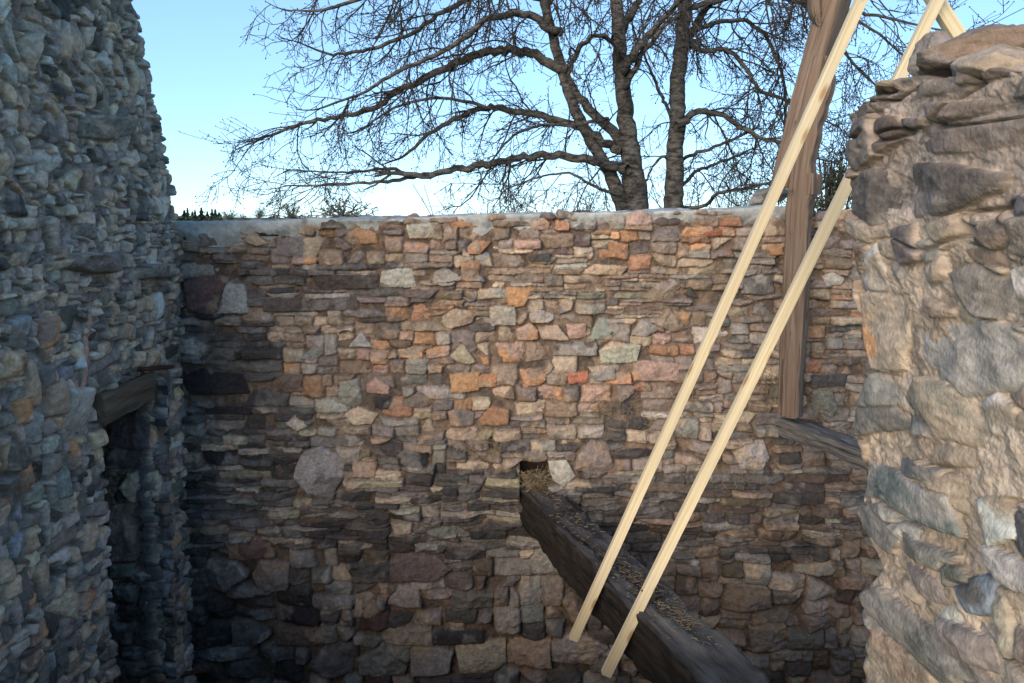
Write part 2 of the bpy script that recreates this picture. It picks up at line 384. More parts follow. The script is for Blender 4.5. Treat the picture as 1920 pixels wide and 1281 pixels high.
# ------------------------------------------------------------------ back wall
YW, XL, XP = 5.0, -2.24, 1.15
GZ, FZ = -1.65, -3.75
def uvW(px, py):
    p = at(px, py, YW); return (p[0], p[2])
rng = np.random.default_rng(11)
KB = [
 ('black', [(475,418),(539,419),(540,441),(478,441)]), ('rust', [(571,413),(604,412),(602,428),(572,427)]),
 ('tan', [(457,450),(474,435),(502,455),(480,460)]), ('grey', [(518,447),(605,446),(588,482),(520,480)]),
 ('orange', [(640,447),(668,428),(704,437),(706,455),(655,459)]), ('lgrey', [(762,423),(819,418),(800,447),(770,446)]),
 ('rust', [(846,422),(866,413),(893,424),(850,428)]), ('orange', [(878,463),(890,452),(920,455),(900,475),(880,477)]),
 ('rust', [(865,494),(897,491),(895,521),(866,527)]), ('dmauve', [(584,519),(708,516),(708,541),(595,544)]),
 ('bgrey', [(405,575),(425,530),(445,522),(462,545),(466,587),(410,588)]), ('dmauve', [(494,564),(561,559),(561,581),(495,583)]),
 ('dmauve', [(581,564),(668,558),(670,581),(584,581)]), ('dmauve', [(742,544),(819,544),(806,556),(755,558)]),
 ('lgrey', [(715,510),(770,503),(777,535),(740,539),(714,530)]), ('slate', [(812,512),(835,502),(857,516),(855,525),(812,530)]),
 ('tan', [(815,598),(852,581),(891,588),(886,605),(845,615)]), ('lgrey', [(920,578),(965,573),(967,610),(922,611)]),
 ('orange', [(746,657),(792,650),(792,670),(747,672)]), ('pink', [(799,655),(841,648),(840,668),(800,671)]),
 ('tan', [(845,667),(863,642),(890,678),(873,682),(848,672)]), ('bgrey', [(655,650),(678,623),(696,650)]),
 ('green', [(564,672),(588,652),(603,665),(588,677)]), ('pink', [(687,722),(705,710),(730,722),(728,737),(688,736)]),
 ('orange', [(846,702),(897,699),(897,732),(848,736)]), ('orange', [(899,703),(932,702),(930,724),(900,727)]),
 ('brown', [(509,720),(531,702),(567,702),(567,735),(510,736)]), ('grey', [(640,715),(673,712),(675,755),(660,768),(632,755)]),
 ('tan', [(645,779),(668,766),(708,779),(695,796),(662,796)]), ('black', [(704,746),(729,744),(729,766),(705,764)]),
 ('mauve', [(752,752),(786,737),(814,756),(790,766),(755,761)]), ('lgrey', [(537,796),(551,779),(574,799),(555,810)]),
 ('rust', [(897,786),(923,763),(953,769),(953,796),(905,799)]), ('mauve', [(841,775),(860,767),(887,775),(886,798),(845,800)]),
 ('black', [(340,695),(375,692),(400,706),(455,705),(466,738),(345,742)]), ('maroon', [(345,530),(378,518),(424,520),(405,585),(350,585)]),
 ('orange', [(950,540),(1000,537),(982,574),(955,574)]), ('brown', [(1207,558),(1240,531),(1282,534),(1262,558),(1228,567)]),
 ('tan', [(1230,608),(1255,580),(1291,615),(1265,623)]), ('grey', [(1103,635),(1124,598),(1138,598),(1153,638)]),
 ('grey', [(1185,628),(1202,601),(1228,611),(1232,622),(1208,632)]), ('lgrey', [(1124,658),(1148,643),(1202,648),(1195,680),(1128,680)]),
 ('pink', [(1188,682),(1222,678),(1274,685),(1272,715),(1192,715)]), ('rust', [(977,695),(1017,692),(1024,709),(1014,722),(983,725)]),
 ('red', [(1064,700),(1101,697),(1103,717),(1066,719)]), ('grey', [(1024,709),(1040,692),(1062,705),(1060,722),(1027,722)]),
 ('lgrey', [(1104,689),(1153,684),(1155,712),(1118,715)]), ('pink', [(970,618),(994,608),(1009,621),(1009,638),(973,638)]),
 ('pink', [(1064,610),(1098,608),(1099,632),(1067,638)]), ('tan', [(1010,615),(1047,611),(1066,638),(1017,637)]),
 ('grey', [(994,591),(1010,581),(1047,595),(1027,605),(997,605)]), ('dark', [(1285,551),(1296,541),(1309,558)]),
 ('tan', [(1092,511),(1118,497),(1175,501),(1165,514),(1121,516)]), ('slate', [(1393,521),(1453,512),(1453,551),(1393,551)]),
 ('dark', [(990,480),(1029,474),(1029,487),(995,489)]), ('red', [(1319,439),(1352,432),(1352,442),(1322,444)]),
 ('orange', [(1145,437),(1160,437),(1160,447),(1145,447)]), ('rust', [(1141,454),(1178,458),(1175,470),(1142,468)]),
 ('pink', [(997,418),(1018,410),(1030,420),(1028,431),(1000,432)]), ('rust', [(1042,415),(1065,416),(1066,431),(1042,431)]),
 ('slate', [(1077,428),(1095,415),(1118,413),(1115,430)]), ('orange', [(1446,463),(1468,463),(1468,477),(1446,477)]),
 ('rust', [(1188,729),(1205,718),(1219,722),(1220,733),(1195,735)]), ('mauve', [(1078,880),(1085,850),(1110,828),(1140,840),(1155,885),(1120,890)]),
 ('lgrey', [(1027,868),(1062,864),(1080,895),(1058,914),(1037,900)]), ('lgrey', [(1378,850),(1395,832),(1435,828),(1444,860),(1430,880),(1390,880)]),
 ('bgrey', [(556,880),(570,850),(603,839),(644,862),(637,905),(620,928),(575,928),(553,895)]), ('pink', [(659,869),(704,869),(702,893),(662,893)]),
 ('black', [(744,850),(802,850),(800,876),(747,875)]), ('maroon', [(420,1020),(503,1018),(512,1052),(427,1052)]),
 ('mauve', [(470,1083),(485,1057),(541,1059),(536,1108),(490,1110)]), ('dmauve', [(733,1055),(772,1040),(818,1045),(848,1071),(811,1092),(733,1092)]),
 ('dark', [(650,1060),(730,1059),(731,1094),(663,1096)]), ('grey', [(726,1136),(744,1101),(786,1101),(788,1140)]),
 ('maroon', [(672,1182),(681,1145),(726,1143),(726,1182)]), ('green', [(670,1245),(716,1210),(761,1256),(758,1270),(674,1268)]),
 ('grey', [(767,1220),(804,1211),(848,1228),(840,1262),(772,1272)]), ('olive', [(851,1214),(948,1207),(950,1250),(927,1262),(863,1265)]),
 ('slate', [(575,1255),(610,1214),(663,1235),(659,1268),(610,1272)]), ('slate', [(432,1172),(473,1161),(504,1196),(476,1215),(437,1212)]),
 ('dbrown', [(512,1182),(590,1180),(612,1200),(590,1212),(518,1212)]), ('brown', [(708,1185),(808,1180),(810,1208),(720,1208)]),
 ('black', [(811,1187),(906,1186),(906,1210),(813,1210)]), ('grey', [(1034,1210),(1083,1186),(1143,1217),(1111,1250),(1034,1250)]),
 ('brown', [(953,1207),(1034,1204),(1034,1252),(953,1252)]), ('brown', [(1408,1180),(1474,1175),(1476,1222),(1413,1224)]),
 ('dark', [(343,1186),(380,1168),(430,1173),(430,1213),(370,1220)]), ('slate', [(343,1106),(387,1055),(437,1058),(464,1082),(420,1109)]),
 ('lgrey', [(1545,520),(1560,510),(1583,522),(1575,535),(1550,535)]), ('rust', [(1505,615),(1547,612),(1545,632),(1508,632)]),
 ('rust', [(1507,685),(1530,674),(1543,680),(1543,698),(1510,698)]), ('dark', [(1520,705),(1590,703),(1588,726),(1522,728)]),
 ('green', [(1527,735),(1560,732),(1568,765),(1560,782),(1525,770)]), ('green', [(800,1000),(850,990),(868,1002),(812,1010)]),
 ('grey', [(990,1060),(1005,1035),(1040,1040),(1058,1072),(1000,1076)]), ('tan', [(868,480),(870,468),(880,480)]),
]
keysB = []
for c, poly in KB:
    s = stone([uvW(x, y) for x, y in poly], rng, c, key=True, off=rng.uniform(.0, .014), tilt=.05, facet=.16, slate=.25)
    s['mixb'] = rng.uniform(-.4, -.05); keysB.append(s)
def zoneB(u, v):
    px, py = proj(u, YW, v)
    px += 40*vn(u*2.3, v*5, 5)*2; py += 22*vn(u*3, v*2, 6)*2
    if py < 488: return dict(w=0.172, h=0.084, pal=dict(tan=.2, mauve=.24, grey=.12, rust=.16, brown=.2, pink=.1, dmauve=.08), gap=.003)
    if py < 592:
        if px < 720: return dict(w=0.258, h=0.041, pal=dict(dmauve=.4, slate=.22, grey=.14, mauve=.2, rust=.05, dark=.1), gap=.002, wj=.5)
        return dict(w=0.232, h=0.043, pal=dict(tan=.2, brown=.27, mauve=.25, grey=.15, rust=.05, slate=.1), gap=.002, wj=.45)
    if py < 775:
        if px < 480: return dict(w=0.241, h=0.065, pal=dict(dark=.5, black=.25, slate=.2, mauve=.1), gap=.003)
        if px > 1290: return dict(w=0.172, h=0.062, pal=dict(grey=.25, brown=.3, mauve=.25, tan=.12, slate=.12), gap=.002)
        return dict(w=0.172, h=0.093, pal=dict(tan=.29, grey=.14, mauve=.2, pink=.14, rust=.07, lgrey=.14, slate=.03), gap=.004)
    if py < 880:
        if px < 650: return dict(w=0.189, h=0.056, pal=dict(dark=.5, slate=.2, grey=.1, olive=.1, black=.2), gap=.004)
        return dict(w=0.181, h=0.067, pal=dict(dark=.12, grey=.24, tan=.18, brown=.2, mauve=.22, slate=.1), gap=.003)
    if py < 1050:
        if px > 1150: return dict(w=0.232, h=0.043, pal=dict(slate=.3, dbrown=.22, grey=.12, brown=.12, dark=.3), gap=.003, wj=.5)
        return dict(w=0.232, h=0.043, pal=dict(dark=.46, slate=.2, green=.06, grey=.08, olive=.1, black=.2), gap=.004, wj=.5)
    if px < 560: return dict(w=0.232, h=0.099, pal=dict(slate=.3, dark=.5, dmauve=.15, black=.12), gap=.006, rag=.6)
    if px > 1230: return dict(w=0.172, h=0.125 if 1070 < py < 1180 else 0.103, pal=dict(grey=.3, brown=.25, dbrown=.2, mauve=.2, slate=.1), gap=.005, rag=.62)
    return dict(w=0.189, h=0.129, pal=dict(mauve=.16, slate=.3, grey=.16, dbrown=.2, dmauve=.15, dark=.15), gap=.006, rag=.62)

u1 = np.concatenate([np.arange(-2.55, 2.62, .0048), np.arange(2.63, 4.0, .011)])
v1 = np.concatenate([np.arange(-3.85, -3.5, .03), np.arange(-3.47, .10, .0048), np.arange(.10, .66, .02), np.arange(.68, 2.0, .12)])
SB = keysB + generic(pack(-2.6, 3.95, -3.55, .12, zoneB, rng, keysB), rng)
# ---- profile of the wall head, from the photo's line of the coping
tx = np.array([330, 560, 720, 1000, 1200, 1430, 1600, 1800]); ty = np.array([420, 415, 411, 404, 399, 392, 392, 392])
tu = np.array([uvW(x, y)[0] for x, y in zip(tx, ty)]); tz = np.array([uvW(x, y)[1] for x, y in zip(tx, ty)])
ztop = lambda u: np.interp(u, tu, tz)
def place_back(U, V, H, extra=0):
    zt = ztop(U)+extra; s = V-zt
    a = sstep(-.035, .035, s)*math.pi/2
    thick = .50
    y = YW + np.clip(s, 0, thick); z = np.minimum(V, zt) - np.maximum(s-thick, 0)*1.0
    return np.stack([U, y - H*np.cos(a), z + H*np.sin(a)], -1)
U, V = np.meshgrid(u1, v1)
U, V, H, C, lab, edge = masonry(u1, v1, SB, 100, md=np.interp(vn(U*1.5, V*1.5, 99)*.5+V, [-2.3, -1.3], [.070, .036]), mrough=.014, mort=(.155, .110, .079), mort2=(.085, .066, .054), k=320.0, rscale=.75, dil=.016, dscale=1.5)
gb = np.array((.155, .115, .088)); lum = C.mean(-1, keepdims=True)
C = .90*C + .10*(.4*gb + .6*lum*gb/gb.mean())      # earth wash over the whole face
# putlog pocket above the main beam end
a0, b0 = uvW(976, 912); a1, b1 = uvW(1027, 871)
pk = sstep(-.006, .006, np.minimum(np.minimum(U-a0, a1-U), np.minimum(V-b0+.12, b1-V)) + .008*fbm(U*20, V*20, 77, 2))
H = H*(1-pk) - .30*pk; C = C*(1-pk)[..., None] + np.array((.06, .045, .035))*pk[..., None]
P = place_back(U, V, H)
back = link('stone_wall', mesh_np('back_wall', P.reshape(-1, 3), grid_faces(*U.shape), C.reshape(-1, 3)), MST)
tag(back, 'long rubble stone wall across the ruin, rust, tan and dark slate, with grey cement top', 'wall')

# cement flaunching over the wall head: its own lumpy skin
uc = np.concatenate([np.arange(-2.3, 1.86, .006)]); vc = np.arange(-.20, .60, .006)
Uc, Vc = np.meshgrid(uc, vc)
low = -.045 + .075*fbm(Uc*4.0, Uc*0+3, 31, 4) + .02*fbm(Uc*22, Uc*0+8, 32, 2)
pxu = np.array([proj(x, YW, 0)[0] for x in uc])
low = low + np.interp(pxu, [330, 380, 470, 520, 620, 760, 900, 1180, 1300, 1420, 1480], [-.10, -.08, -.03, -.03, -.04, .02, .01, -.005, -.03, -.035, .03])[None, :]
dlt = (Vc-ztop(Uc)) - low
Hc = -.035 + .050*sstep(-.05, .07, dlt) + .016*fbm(Uc*11, Vc*11, 33, 4) + .018*fbm(Uc*3, Vc*3, 35, 2)
Hc = np.where(Vc-ztop(Uc) > .42, -.03, Hc)
cc = np.array((.34, .355, .345))*(1+.35*fbm(Uc*5, Vc*9, 36, 4))[..., None]
cc = cc*(1-.35*sstep(.1, .4, fbm(Uc*9, Vc*9, 38, 3)))[..., None]
Pc = place_back(Uc, Vc, Hc)
keepc = dlt > -.05
capo = link('mortar_cap', mesh_np('mortar_cap', Pc.reshape(-1, 3), grid_faces(*Uc.shape, keep=keepc), np.clip(cc, .05, .7).reshape(-1, 3)), MCEM, back)

# ------------------------------------------------------------------ left wall (tall gable, its ragged end against the sky)
def uvL(px, py):
    p = atX(px, py, XL); return (p[1], p[2])
rng = np.random.default_rng(23)
ex = np.array([[228,-60],[258,0],[268,50],[275,100],[290,150],[298,215],[305,235],[318,290],[327,350],[332,395],[333,412]])
eu = np.array([uvL(x, y) for x, y in ex]); o_ = np.argsort(eu[:, 1]); ez, ey = eu[o_, 1], eu[o_, 0]
def uend(v):
    r = np.interp(v, ez, ey) - .02
    r = r + .035*vn(v*14, v*0+2, 9) + .025*vn(v*40, v*0+3, 10)
    return np.where(v < -.02, 5.25, r)
KL = [('tan', [(0,662),(45,658),(48,705),(0,712)]), ('bblue', [(20,600),(62,588),(64,640),(45,655),(18,650)]), ('pink', [(84,600),(108,593),(109,640),(86,655)]),
 ('slate', [(118,580),(150,572),(150,625),(112,620)]), ('green', [(0,565),(48,560),(50,590),(0,592)]), ('bgrey', [(122,730),(168,728),(175,800),(125,808)]),
 ('pink', [(30,755),(58,748),(62,790),(38,796)]), ('tan', [(88,725),(118,712),(116,775),(90,780)]), ('pale', [(140,645),(162,640),(165,690),(145,692)]),
 ('lgrey', [(40,70),(68,62),(66,132),(50,130)]), ('bgrey', [(88,85),(105,95),(114,118),(98,122)]), ('grey', [(110,62),(132,66),(130,110),(112,108)]),
 ('bgrey', [(70,280),(120,278),(115,310),(100,328),(74,318)]), ('lgrey', [(80,190),(95,185),(135,230),(125,236)]), ('grey', [(162,145),(175,140),(187,200),(175,205)]),
 ('bgrey', [(178,110),(198,95),(205,120),(195,135)]), ('lgrey', [(250,110),(262,108),(264,170),(252,182)]), ('bgrey', [(180,275),(195,270),(200,300),(188,312)]),
 ('slate', [(150,222),(160,215),(245,222),(243,252),(205,262),(150,256)]), ('slate', [(130,478),(225,472),(225,508),(160,512),(132,500)]),
 ('slate', [(262,498),(325,494),(325,520),(262,522)]), ('pale', [(292,552),(303,548),(302,592),(294,600)]), ('tan', [(250,662),(262,660),(264,690),(252,690)]),
 ('tan', [(272,656),(296,655),(296,685),(275,690)]), ('tan', [(130,1110),(170,1112),(140,1165),(90,1140)]), ('rust', [(35,885),(70,865),(75,900),(45,930)]),
 ('tan', [(130,1030),(150,1025),(155,1050),(140,1056)]), ('green', [(60,930),(85,905),(88,935),(62,948)]), ('pink', [(130,830),(145,820),(152,870),(140,880)]),
 ('tan', [(295,858),(303,845),(306,880),(296,890)]), ('lgrey', [(88,270),(120,280),(110,300),(85,300)]), ('olive', [(0,1050),(25,1050),(20,1090),(0,1095)])]
keysL = []
for c, poly in KL:
    s = stone([uvL(x, y) for x, y in poly], rng, c, key=True, off=rng.uniform(.005, .03), tilt=.1, facet=.25, slate=.3, depth=.035)
    keysL.append(s)
keysL[18]['off'] = .09; keysL[19]['off'] = .10; keysL[20]['off'] = .08
for i in (18, 19, 20): keysL[i]['depth'] = .08; keysL[i]['rad'] = .006; keysL[i]['slate'] = 1.0
def zoneL(u, v):
    ang = dict(quad=.85, rag=.5, gap=.003, wj=.55, hj=.5, skip=.02)
    if v > .05: return dict(w=.088, h=.060, pal=dict(grey=.36, slate=.24, lgrey=.26, bgrey=.1, dark=.06, mauve=.08), rot=.40, offj=.009, **ang)
    if v > -.75: return dict(w=.090, h=.050, pal=dict(grey=.34, slate=.28, lgrey=.22, bgrey=.08, dark=.06, mauve=.06), rot=.20, offj=.009, **ang)
    return dict(w=.105, h=.075, pal=dict(grey=.25, slate=.23, lgrey=.15, bgrey=.1, tan=.1, pink=.07, bblue=.05, dark=.08), rot=.18, offj=.009, **ang)
uL = np.concatenate([np.arange(-1.6, 1.9, .09), np.arange(1.92, 2.9, .012), np.arange(2.9, 5.05, .0048), np.arange(5.06, 5.75, .03)])
vL = np.concatenate([np.arange(-3.85, -3.4, .03), np.arange(-3.38, 1.35, .0052), np.arange(1.36, 2.0, .03), np.arange(2.05, 3.0, .08)])
SLs = keysL + generic(pack(1.8, 5.3, -3.5, 1.9, zoneL, rng, keysL), rng, inflate=1.08, tilt=.15, facet=.06)
U, V, H, C, lab, edge = masonry(uL, vL, SLs, 200, md=.030, mrough=.016, mort=(.20, .192, .18), mort2=(.13, .127, .122), rough=.008, warp=.0035, smear=.28, cf=13, chip=.010, chip2=.006, dscale=1.0, k=420.0, dil=.004, rscale=.6)
H += .022*fbm(U*2.2, V*2.2, 205, 3); C = np.clip(C*np.array((1.62, 1.47, 1.34)), .01, .62)
# joist pocket and doorway opening with timber lintel
hu, hv = uvL(110, 1080)
hole = sstep(.0, .02, .055-np.hypot((U-hu), (V-hv)*.85)+.015*fbm(U*15, V*15, 207, 2)); H -= .22*hole
o0, otop = uvL(200, 790)[0], uvL(187, 792)[1]+.03; o1 = uvL(287, 800)[0]
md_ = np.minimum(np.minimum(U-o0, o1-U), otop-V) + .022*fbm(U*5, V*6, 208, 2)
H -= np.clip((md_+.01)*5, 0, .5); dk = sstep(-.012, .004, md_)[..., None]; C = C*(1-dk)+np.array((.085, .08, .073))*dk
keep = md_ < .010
zcap = np.interp(U, [-1.6, 1.9, 2.3, 2.7, 2.95, 3.1], [-1.5, -1.4, -.6, .7, 1.8, 3.2])  # near length is out of view, cut down to let light onto the pier
ue = uend(V); s = U-ue
a = sstep(-.05, .05, s)*math.pi/2
P = np.stack([XL - np.clip(s, 0, .6) + H*np.cos(a), np.minimum(U, ue) + H*np.sin(a), np.minimum(V, zcap)], -1); P[..., 0] -= np.clip(V-zcap, 0, .6)
# lean of the face so its foot stands a little proud as in the photo
Vg, Fg = P.reshape(-1, 3), grid_faces(*U.shape, keep=keep)
Cg = C.reshape(-1, 3)
# far reveal of the opening (faces the camera) and the deep sides of the recess
rng = np.random.default_rng(31)
def uvJ(px, py):
    p = at(px, py, o1); return (p[0], p[2])
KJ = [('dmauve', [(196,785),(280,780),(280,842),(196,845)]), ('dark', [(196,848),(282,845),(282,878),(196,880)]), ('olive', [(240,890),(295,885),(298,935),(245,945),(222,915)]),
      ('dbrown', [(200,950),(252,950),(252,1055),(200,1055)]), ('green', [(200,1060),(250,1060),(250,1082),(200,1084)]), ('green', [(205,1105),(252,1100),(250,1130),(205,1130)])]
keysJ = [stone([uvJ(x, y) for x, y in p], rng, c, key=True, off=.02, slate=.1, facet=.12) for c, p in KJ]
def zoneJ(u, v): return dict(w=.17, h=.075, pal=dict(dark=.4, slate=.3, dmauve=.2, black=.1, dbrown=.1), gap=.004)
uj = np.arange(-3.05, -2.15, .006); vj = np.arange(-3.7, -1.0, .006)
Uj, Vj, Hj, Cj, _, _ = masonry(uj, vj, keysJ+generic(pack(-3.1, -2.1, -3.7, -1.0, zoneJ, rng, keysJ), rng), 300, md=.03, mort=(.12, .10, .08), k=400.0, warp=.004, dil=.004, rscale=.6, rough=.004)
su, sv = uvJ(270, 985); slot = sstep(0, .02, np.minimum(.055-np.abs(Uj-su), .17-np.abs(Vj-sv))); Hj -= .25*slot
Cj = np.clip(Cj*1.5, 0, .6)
Pj = np.stack([Uj, o1+.02-Hj, Vj], -1).reshape(-1, 3)
n0 = len(Vg)
def plain(P3, c): return np.asarray(P3, float), np.tile(np.array(c), (len(P3), 1))
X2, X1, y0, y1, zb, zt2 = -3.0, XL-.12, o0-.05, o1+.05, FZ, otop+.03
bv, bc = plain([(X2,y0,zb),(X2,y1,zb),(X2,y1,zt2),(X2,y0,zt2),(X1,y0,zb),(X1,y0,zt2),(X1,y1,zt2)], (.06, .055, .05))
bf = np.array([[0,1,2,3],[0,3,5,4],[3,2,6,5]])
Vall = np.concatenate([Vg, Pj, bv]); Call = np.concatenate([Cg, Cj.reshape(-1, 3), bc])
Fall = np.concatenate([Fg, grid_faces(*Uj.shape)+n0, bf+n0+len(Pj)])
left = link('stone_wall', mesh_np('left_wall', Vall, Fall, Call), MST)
tag(left, 'tall grey rubble gable wall with ragged end against the sky and a dark doorway', 'wall')

# ------------------------------------------------------------------ near pier (broken end of a thick wall)
def uvP(px, py):
    p = atX(px, py, XP); return (p[1], p[2])
rng = np.random.default_rng(47)
KP = [('grey', [(1577,258),(1600,232),(1640,218),(1652,285),(1605,318),(1580,305)]), ('maroon', [(1640,225),(1680,220),(1697,262),(1652,282)]),
 ('slate', [(1692,226),(1735,226),(1730,242),(1694,244)]), ('mauve', [(1700,250),(1920,190),(1920,270),(1800,285),(1700,290)]), ('brown', [(1745,200),(1920,188),(1920,215),(1750,240)]),
 ('slate', [(1587,345),(1620,318),(1700,308),(1712,405),(1640,418),(1596,395)]), ('slate', [(1705,310),(1800,312),(1880,325),(1870,352),(1800,390),(1712,408)]),
 ('pale', [(1606,520),(1618,490),(1642,458),(1664,530),(1645,548),(1614,545)]), ('orange', [(1606,552),(1640,548),(1678,548),(1700,608),(1684,690),(1628,692),(1608,640)]),
 ('mauve', [(1668,432),(1718,424),(1726,488),(1690,496)]), ('tan', [(1730,500),(1768,488),(1772,518),(1745,526)]), ('mauve', [(1776,515),(1820,500),(1880,530),(1880,588),(1838,604),(1800,570)]),
 ('lgrey', [(1690,612),(1740,596),(1800,632),(1850,600),(1912,640),(1910,728),(1800,745),(1736,712)]), ('pale', [(1886,510),(1920,490),(1920,618),(1890,600)]),
 ('grey', [(1592,750),(1612,710),(1640,698),(1690,706),(1690,738),(1660,760),(1600,762)]), ('slate', [(1592,765),(1660,762),(1690,800),(1600,815)]),
 ('olive', [(1690,740),(1712,712),(1780,722),(1830,800),(1830,838),(1740,818)]), ('slate', [(1684,765),(1732,765),(1748,815),(1690,808)]),
 ('pale', [(1825,762),(1860,742),(1900,770),(1890,808),(1850,814)]), ('green', [(1602,872),(1622,862),(1780,930),(1800,1008),(1700,962),(1610,922)]),
 ('grey', [(1602,952),(1640,946),(1680,1020),(1672,1038),(1625,1005)]), ('bblue', [(1790,1092),(1860,1082),(1862,1152),(1822,1150)]),
 ('mauve', [(1700,1052),(1760,1090),(1788,1140),(1740,1130)]), ('slate', [(1614,1110),(1650,1100),(1742,1170),(1830,1275),(1762,1281),(1662,1182)]),
 ('tan', [(1630,1192),(1646,1182),(1692,1210),(1740,1260),(1745,1300),(1620,1300)]), ('green', [(1775,1060),(1800,1065),(1820,1100),(1785,1100)]),
 ('grey', [(1740,420),(1800,400),(1820,450),(1770,470)]), ('tan', [(1830,430),(1885,400),(1890,450),(1850,470)]), ('slate', [(1670,855),(1770,885),(1760,900),(1680,885)]),
 ('pale', [(1830,940),(1870,930),(1890,1010),(1850,1020)]), ('olive', [(1866,1130),(1885,1128),(1905,1220),(1885,1230)]), ('tan', [(1800,470),(1850,470),(1880,500),(1820,500)]),
 ('grey', [(1690,1000),(1790,1045),(1770,1070),(1700,1040)]), ('mauve', [(1780,1170),(1850,1200),(1870,1260),(1800,1230)])]
keysP = []
for c, poly in KP:
    s = stone([uvP(x, y) for x, y in poly], rng, c, key=True, off=rng.uniform(-.002, .014), tilt=.06, facet=.10, slate=.4 if c in ('slate', 'green') else .1, depth=.022, rad=.012)
    s['mixb'] = rng.uniform(-.15, .2); keysP.append(s)
def zoneP(u, v):
    if v > -.05: return dict(w=.30, h=.075, pal=dict(brown=.25, grey=.25, mauve=.25, slate=.15, tan=.1), quad=.7, rag=.6, rot=.1, gap=.004, offj=.010, skip=.04)
    return dict(w=.24, h=.10, pal=dict(tan=.42, grey=.13, mauve=.08, slate=.1, lgrey=.12, olive=.08, pale=.05), quad=.75, rag=.6, rot=.12, gap=.006, offj=.007, skip=.08)
pex = np.array([(1575,240),(1576,262),(1586,330),(1590,400),(1598,470),(1598,560),(1610,640),(1622,688),(1594,745),(1592,790),(1604,832),(1604,900),(1602,950),(1614,1000),(1640,1050),(1618,1100),(1616,1130),(1642,1172),(1630,1200),(1618,1281),(1610,1400)])
pex = pex - np.array([10, 0]); pe = np.array([uvP(x, y) for x, y in pex]); o_ = np.argsort(pe[:, 1]); pz, py_ = pe[o_, 1], pe[o_, 0]
ptx = np.array([(1575,252),(1600,230),(1650,205),(1690,188),(1740,180),(1800,172),(1920,150)])
ptx = ptx - np.array([8, 24]); pt = np.array([uvP(x, y) for x, y in ptx]); o_ = np.argsort(pt[:, 0]); pty, ptz = pt[o_, 0], pt[o_, 1]
uP = np.concatenate([np.arange(.62, 1.55, .012), np.arange(1.56, 2.75, .0030), np.arange(2.77, 3.3, .03)])
vP = np.concatenate([np.arange(-2.6, -1.85, .03), np.arange(-1.83, .62, .0034), np.arange(.64, 1.1, .03)])
U, V, H, C, lab, edge = masonry(uP, vP, keysP+generic(pack(.6, 2.8, -1.9, .6, zoneP, rng, keysP), rng, tilt=.12, facet=.12), 400, md=.016, mrough=.012, mort=(.47, .37, .28), mort2=(.33, .255, .19), rough=.006, warp=.010, smear=.70, cf=8, chip=.020, chip2=.007, us=.6, crack=.035, k=420.0, dil=.008, rscale=.6, dscale=.95)
C = np.clip(C*np.array((1.10, 1.11, 1.10)), .01, .68)
up_ = sstep(-.12, .05, V+.1*fbm(U*4, V*4, 433, 2))[..., None]; gy_ = C.mean(-1, keepdims=True)*np.array((1.10, .89, .74))*.85; C = C*(1-.75*up_)+gy_*.75*up_
H += .03*fbm(U*3, V*3, 405, 3)
ue = np.interp(V, pz, py_) - .015 + .012*vn(V*25, V*0, 41); s = U-ue
ztp = np.interp(U, pty, ptz) + .02*vn(U*16, U*0, 42); t = V-ztp
s2_ = 1.24-U; a = (sstep(-.05, .05, s)-sstep(-.05, .05, s2_))*math.pi/2; b = sstep(-.03, .05, t)*math.pi/2
nx_ = -np.cos(a)*np.cos(b); ny_ = np.sin(a)*np.cos(b); nz_ = np.sin(b)
rc = .035*sstep(-.07, 0, s)**2
P = np.stack([XP + np.clip(s, 0, .55) + np.clip(s2_, 0, .6) + np.clip(t, 0, .55)*(s2_ < 0) + rc + H*nx_, np.maximum(np.minimum(U, ue), 1.24) + H*ny_, np.minimum(V, ztp) + H*nz_], -1)
pier = link('stone_pier', mesh_np('pier', P.reshape(-1, 3), grid_faces(*U.shape, keep=~((s2_ > .01) & (t > .02))), C.reshape(-1, 3)), MST)
tag(pier, 'broken near end of a thick wall, big pale stones in crumbling orange clay mortar', 'wall')

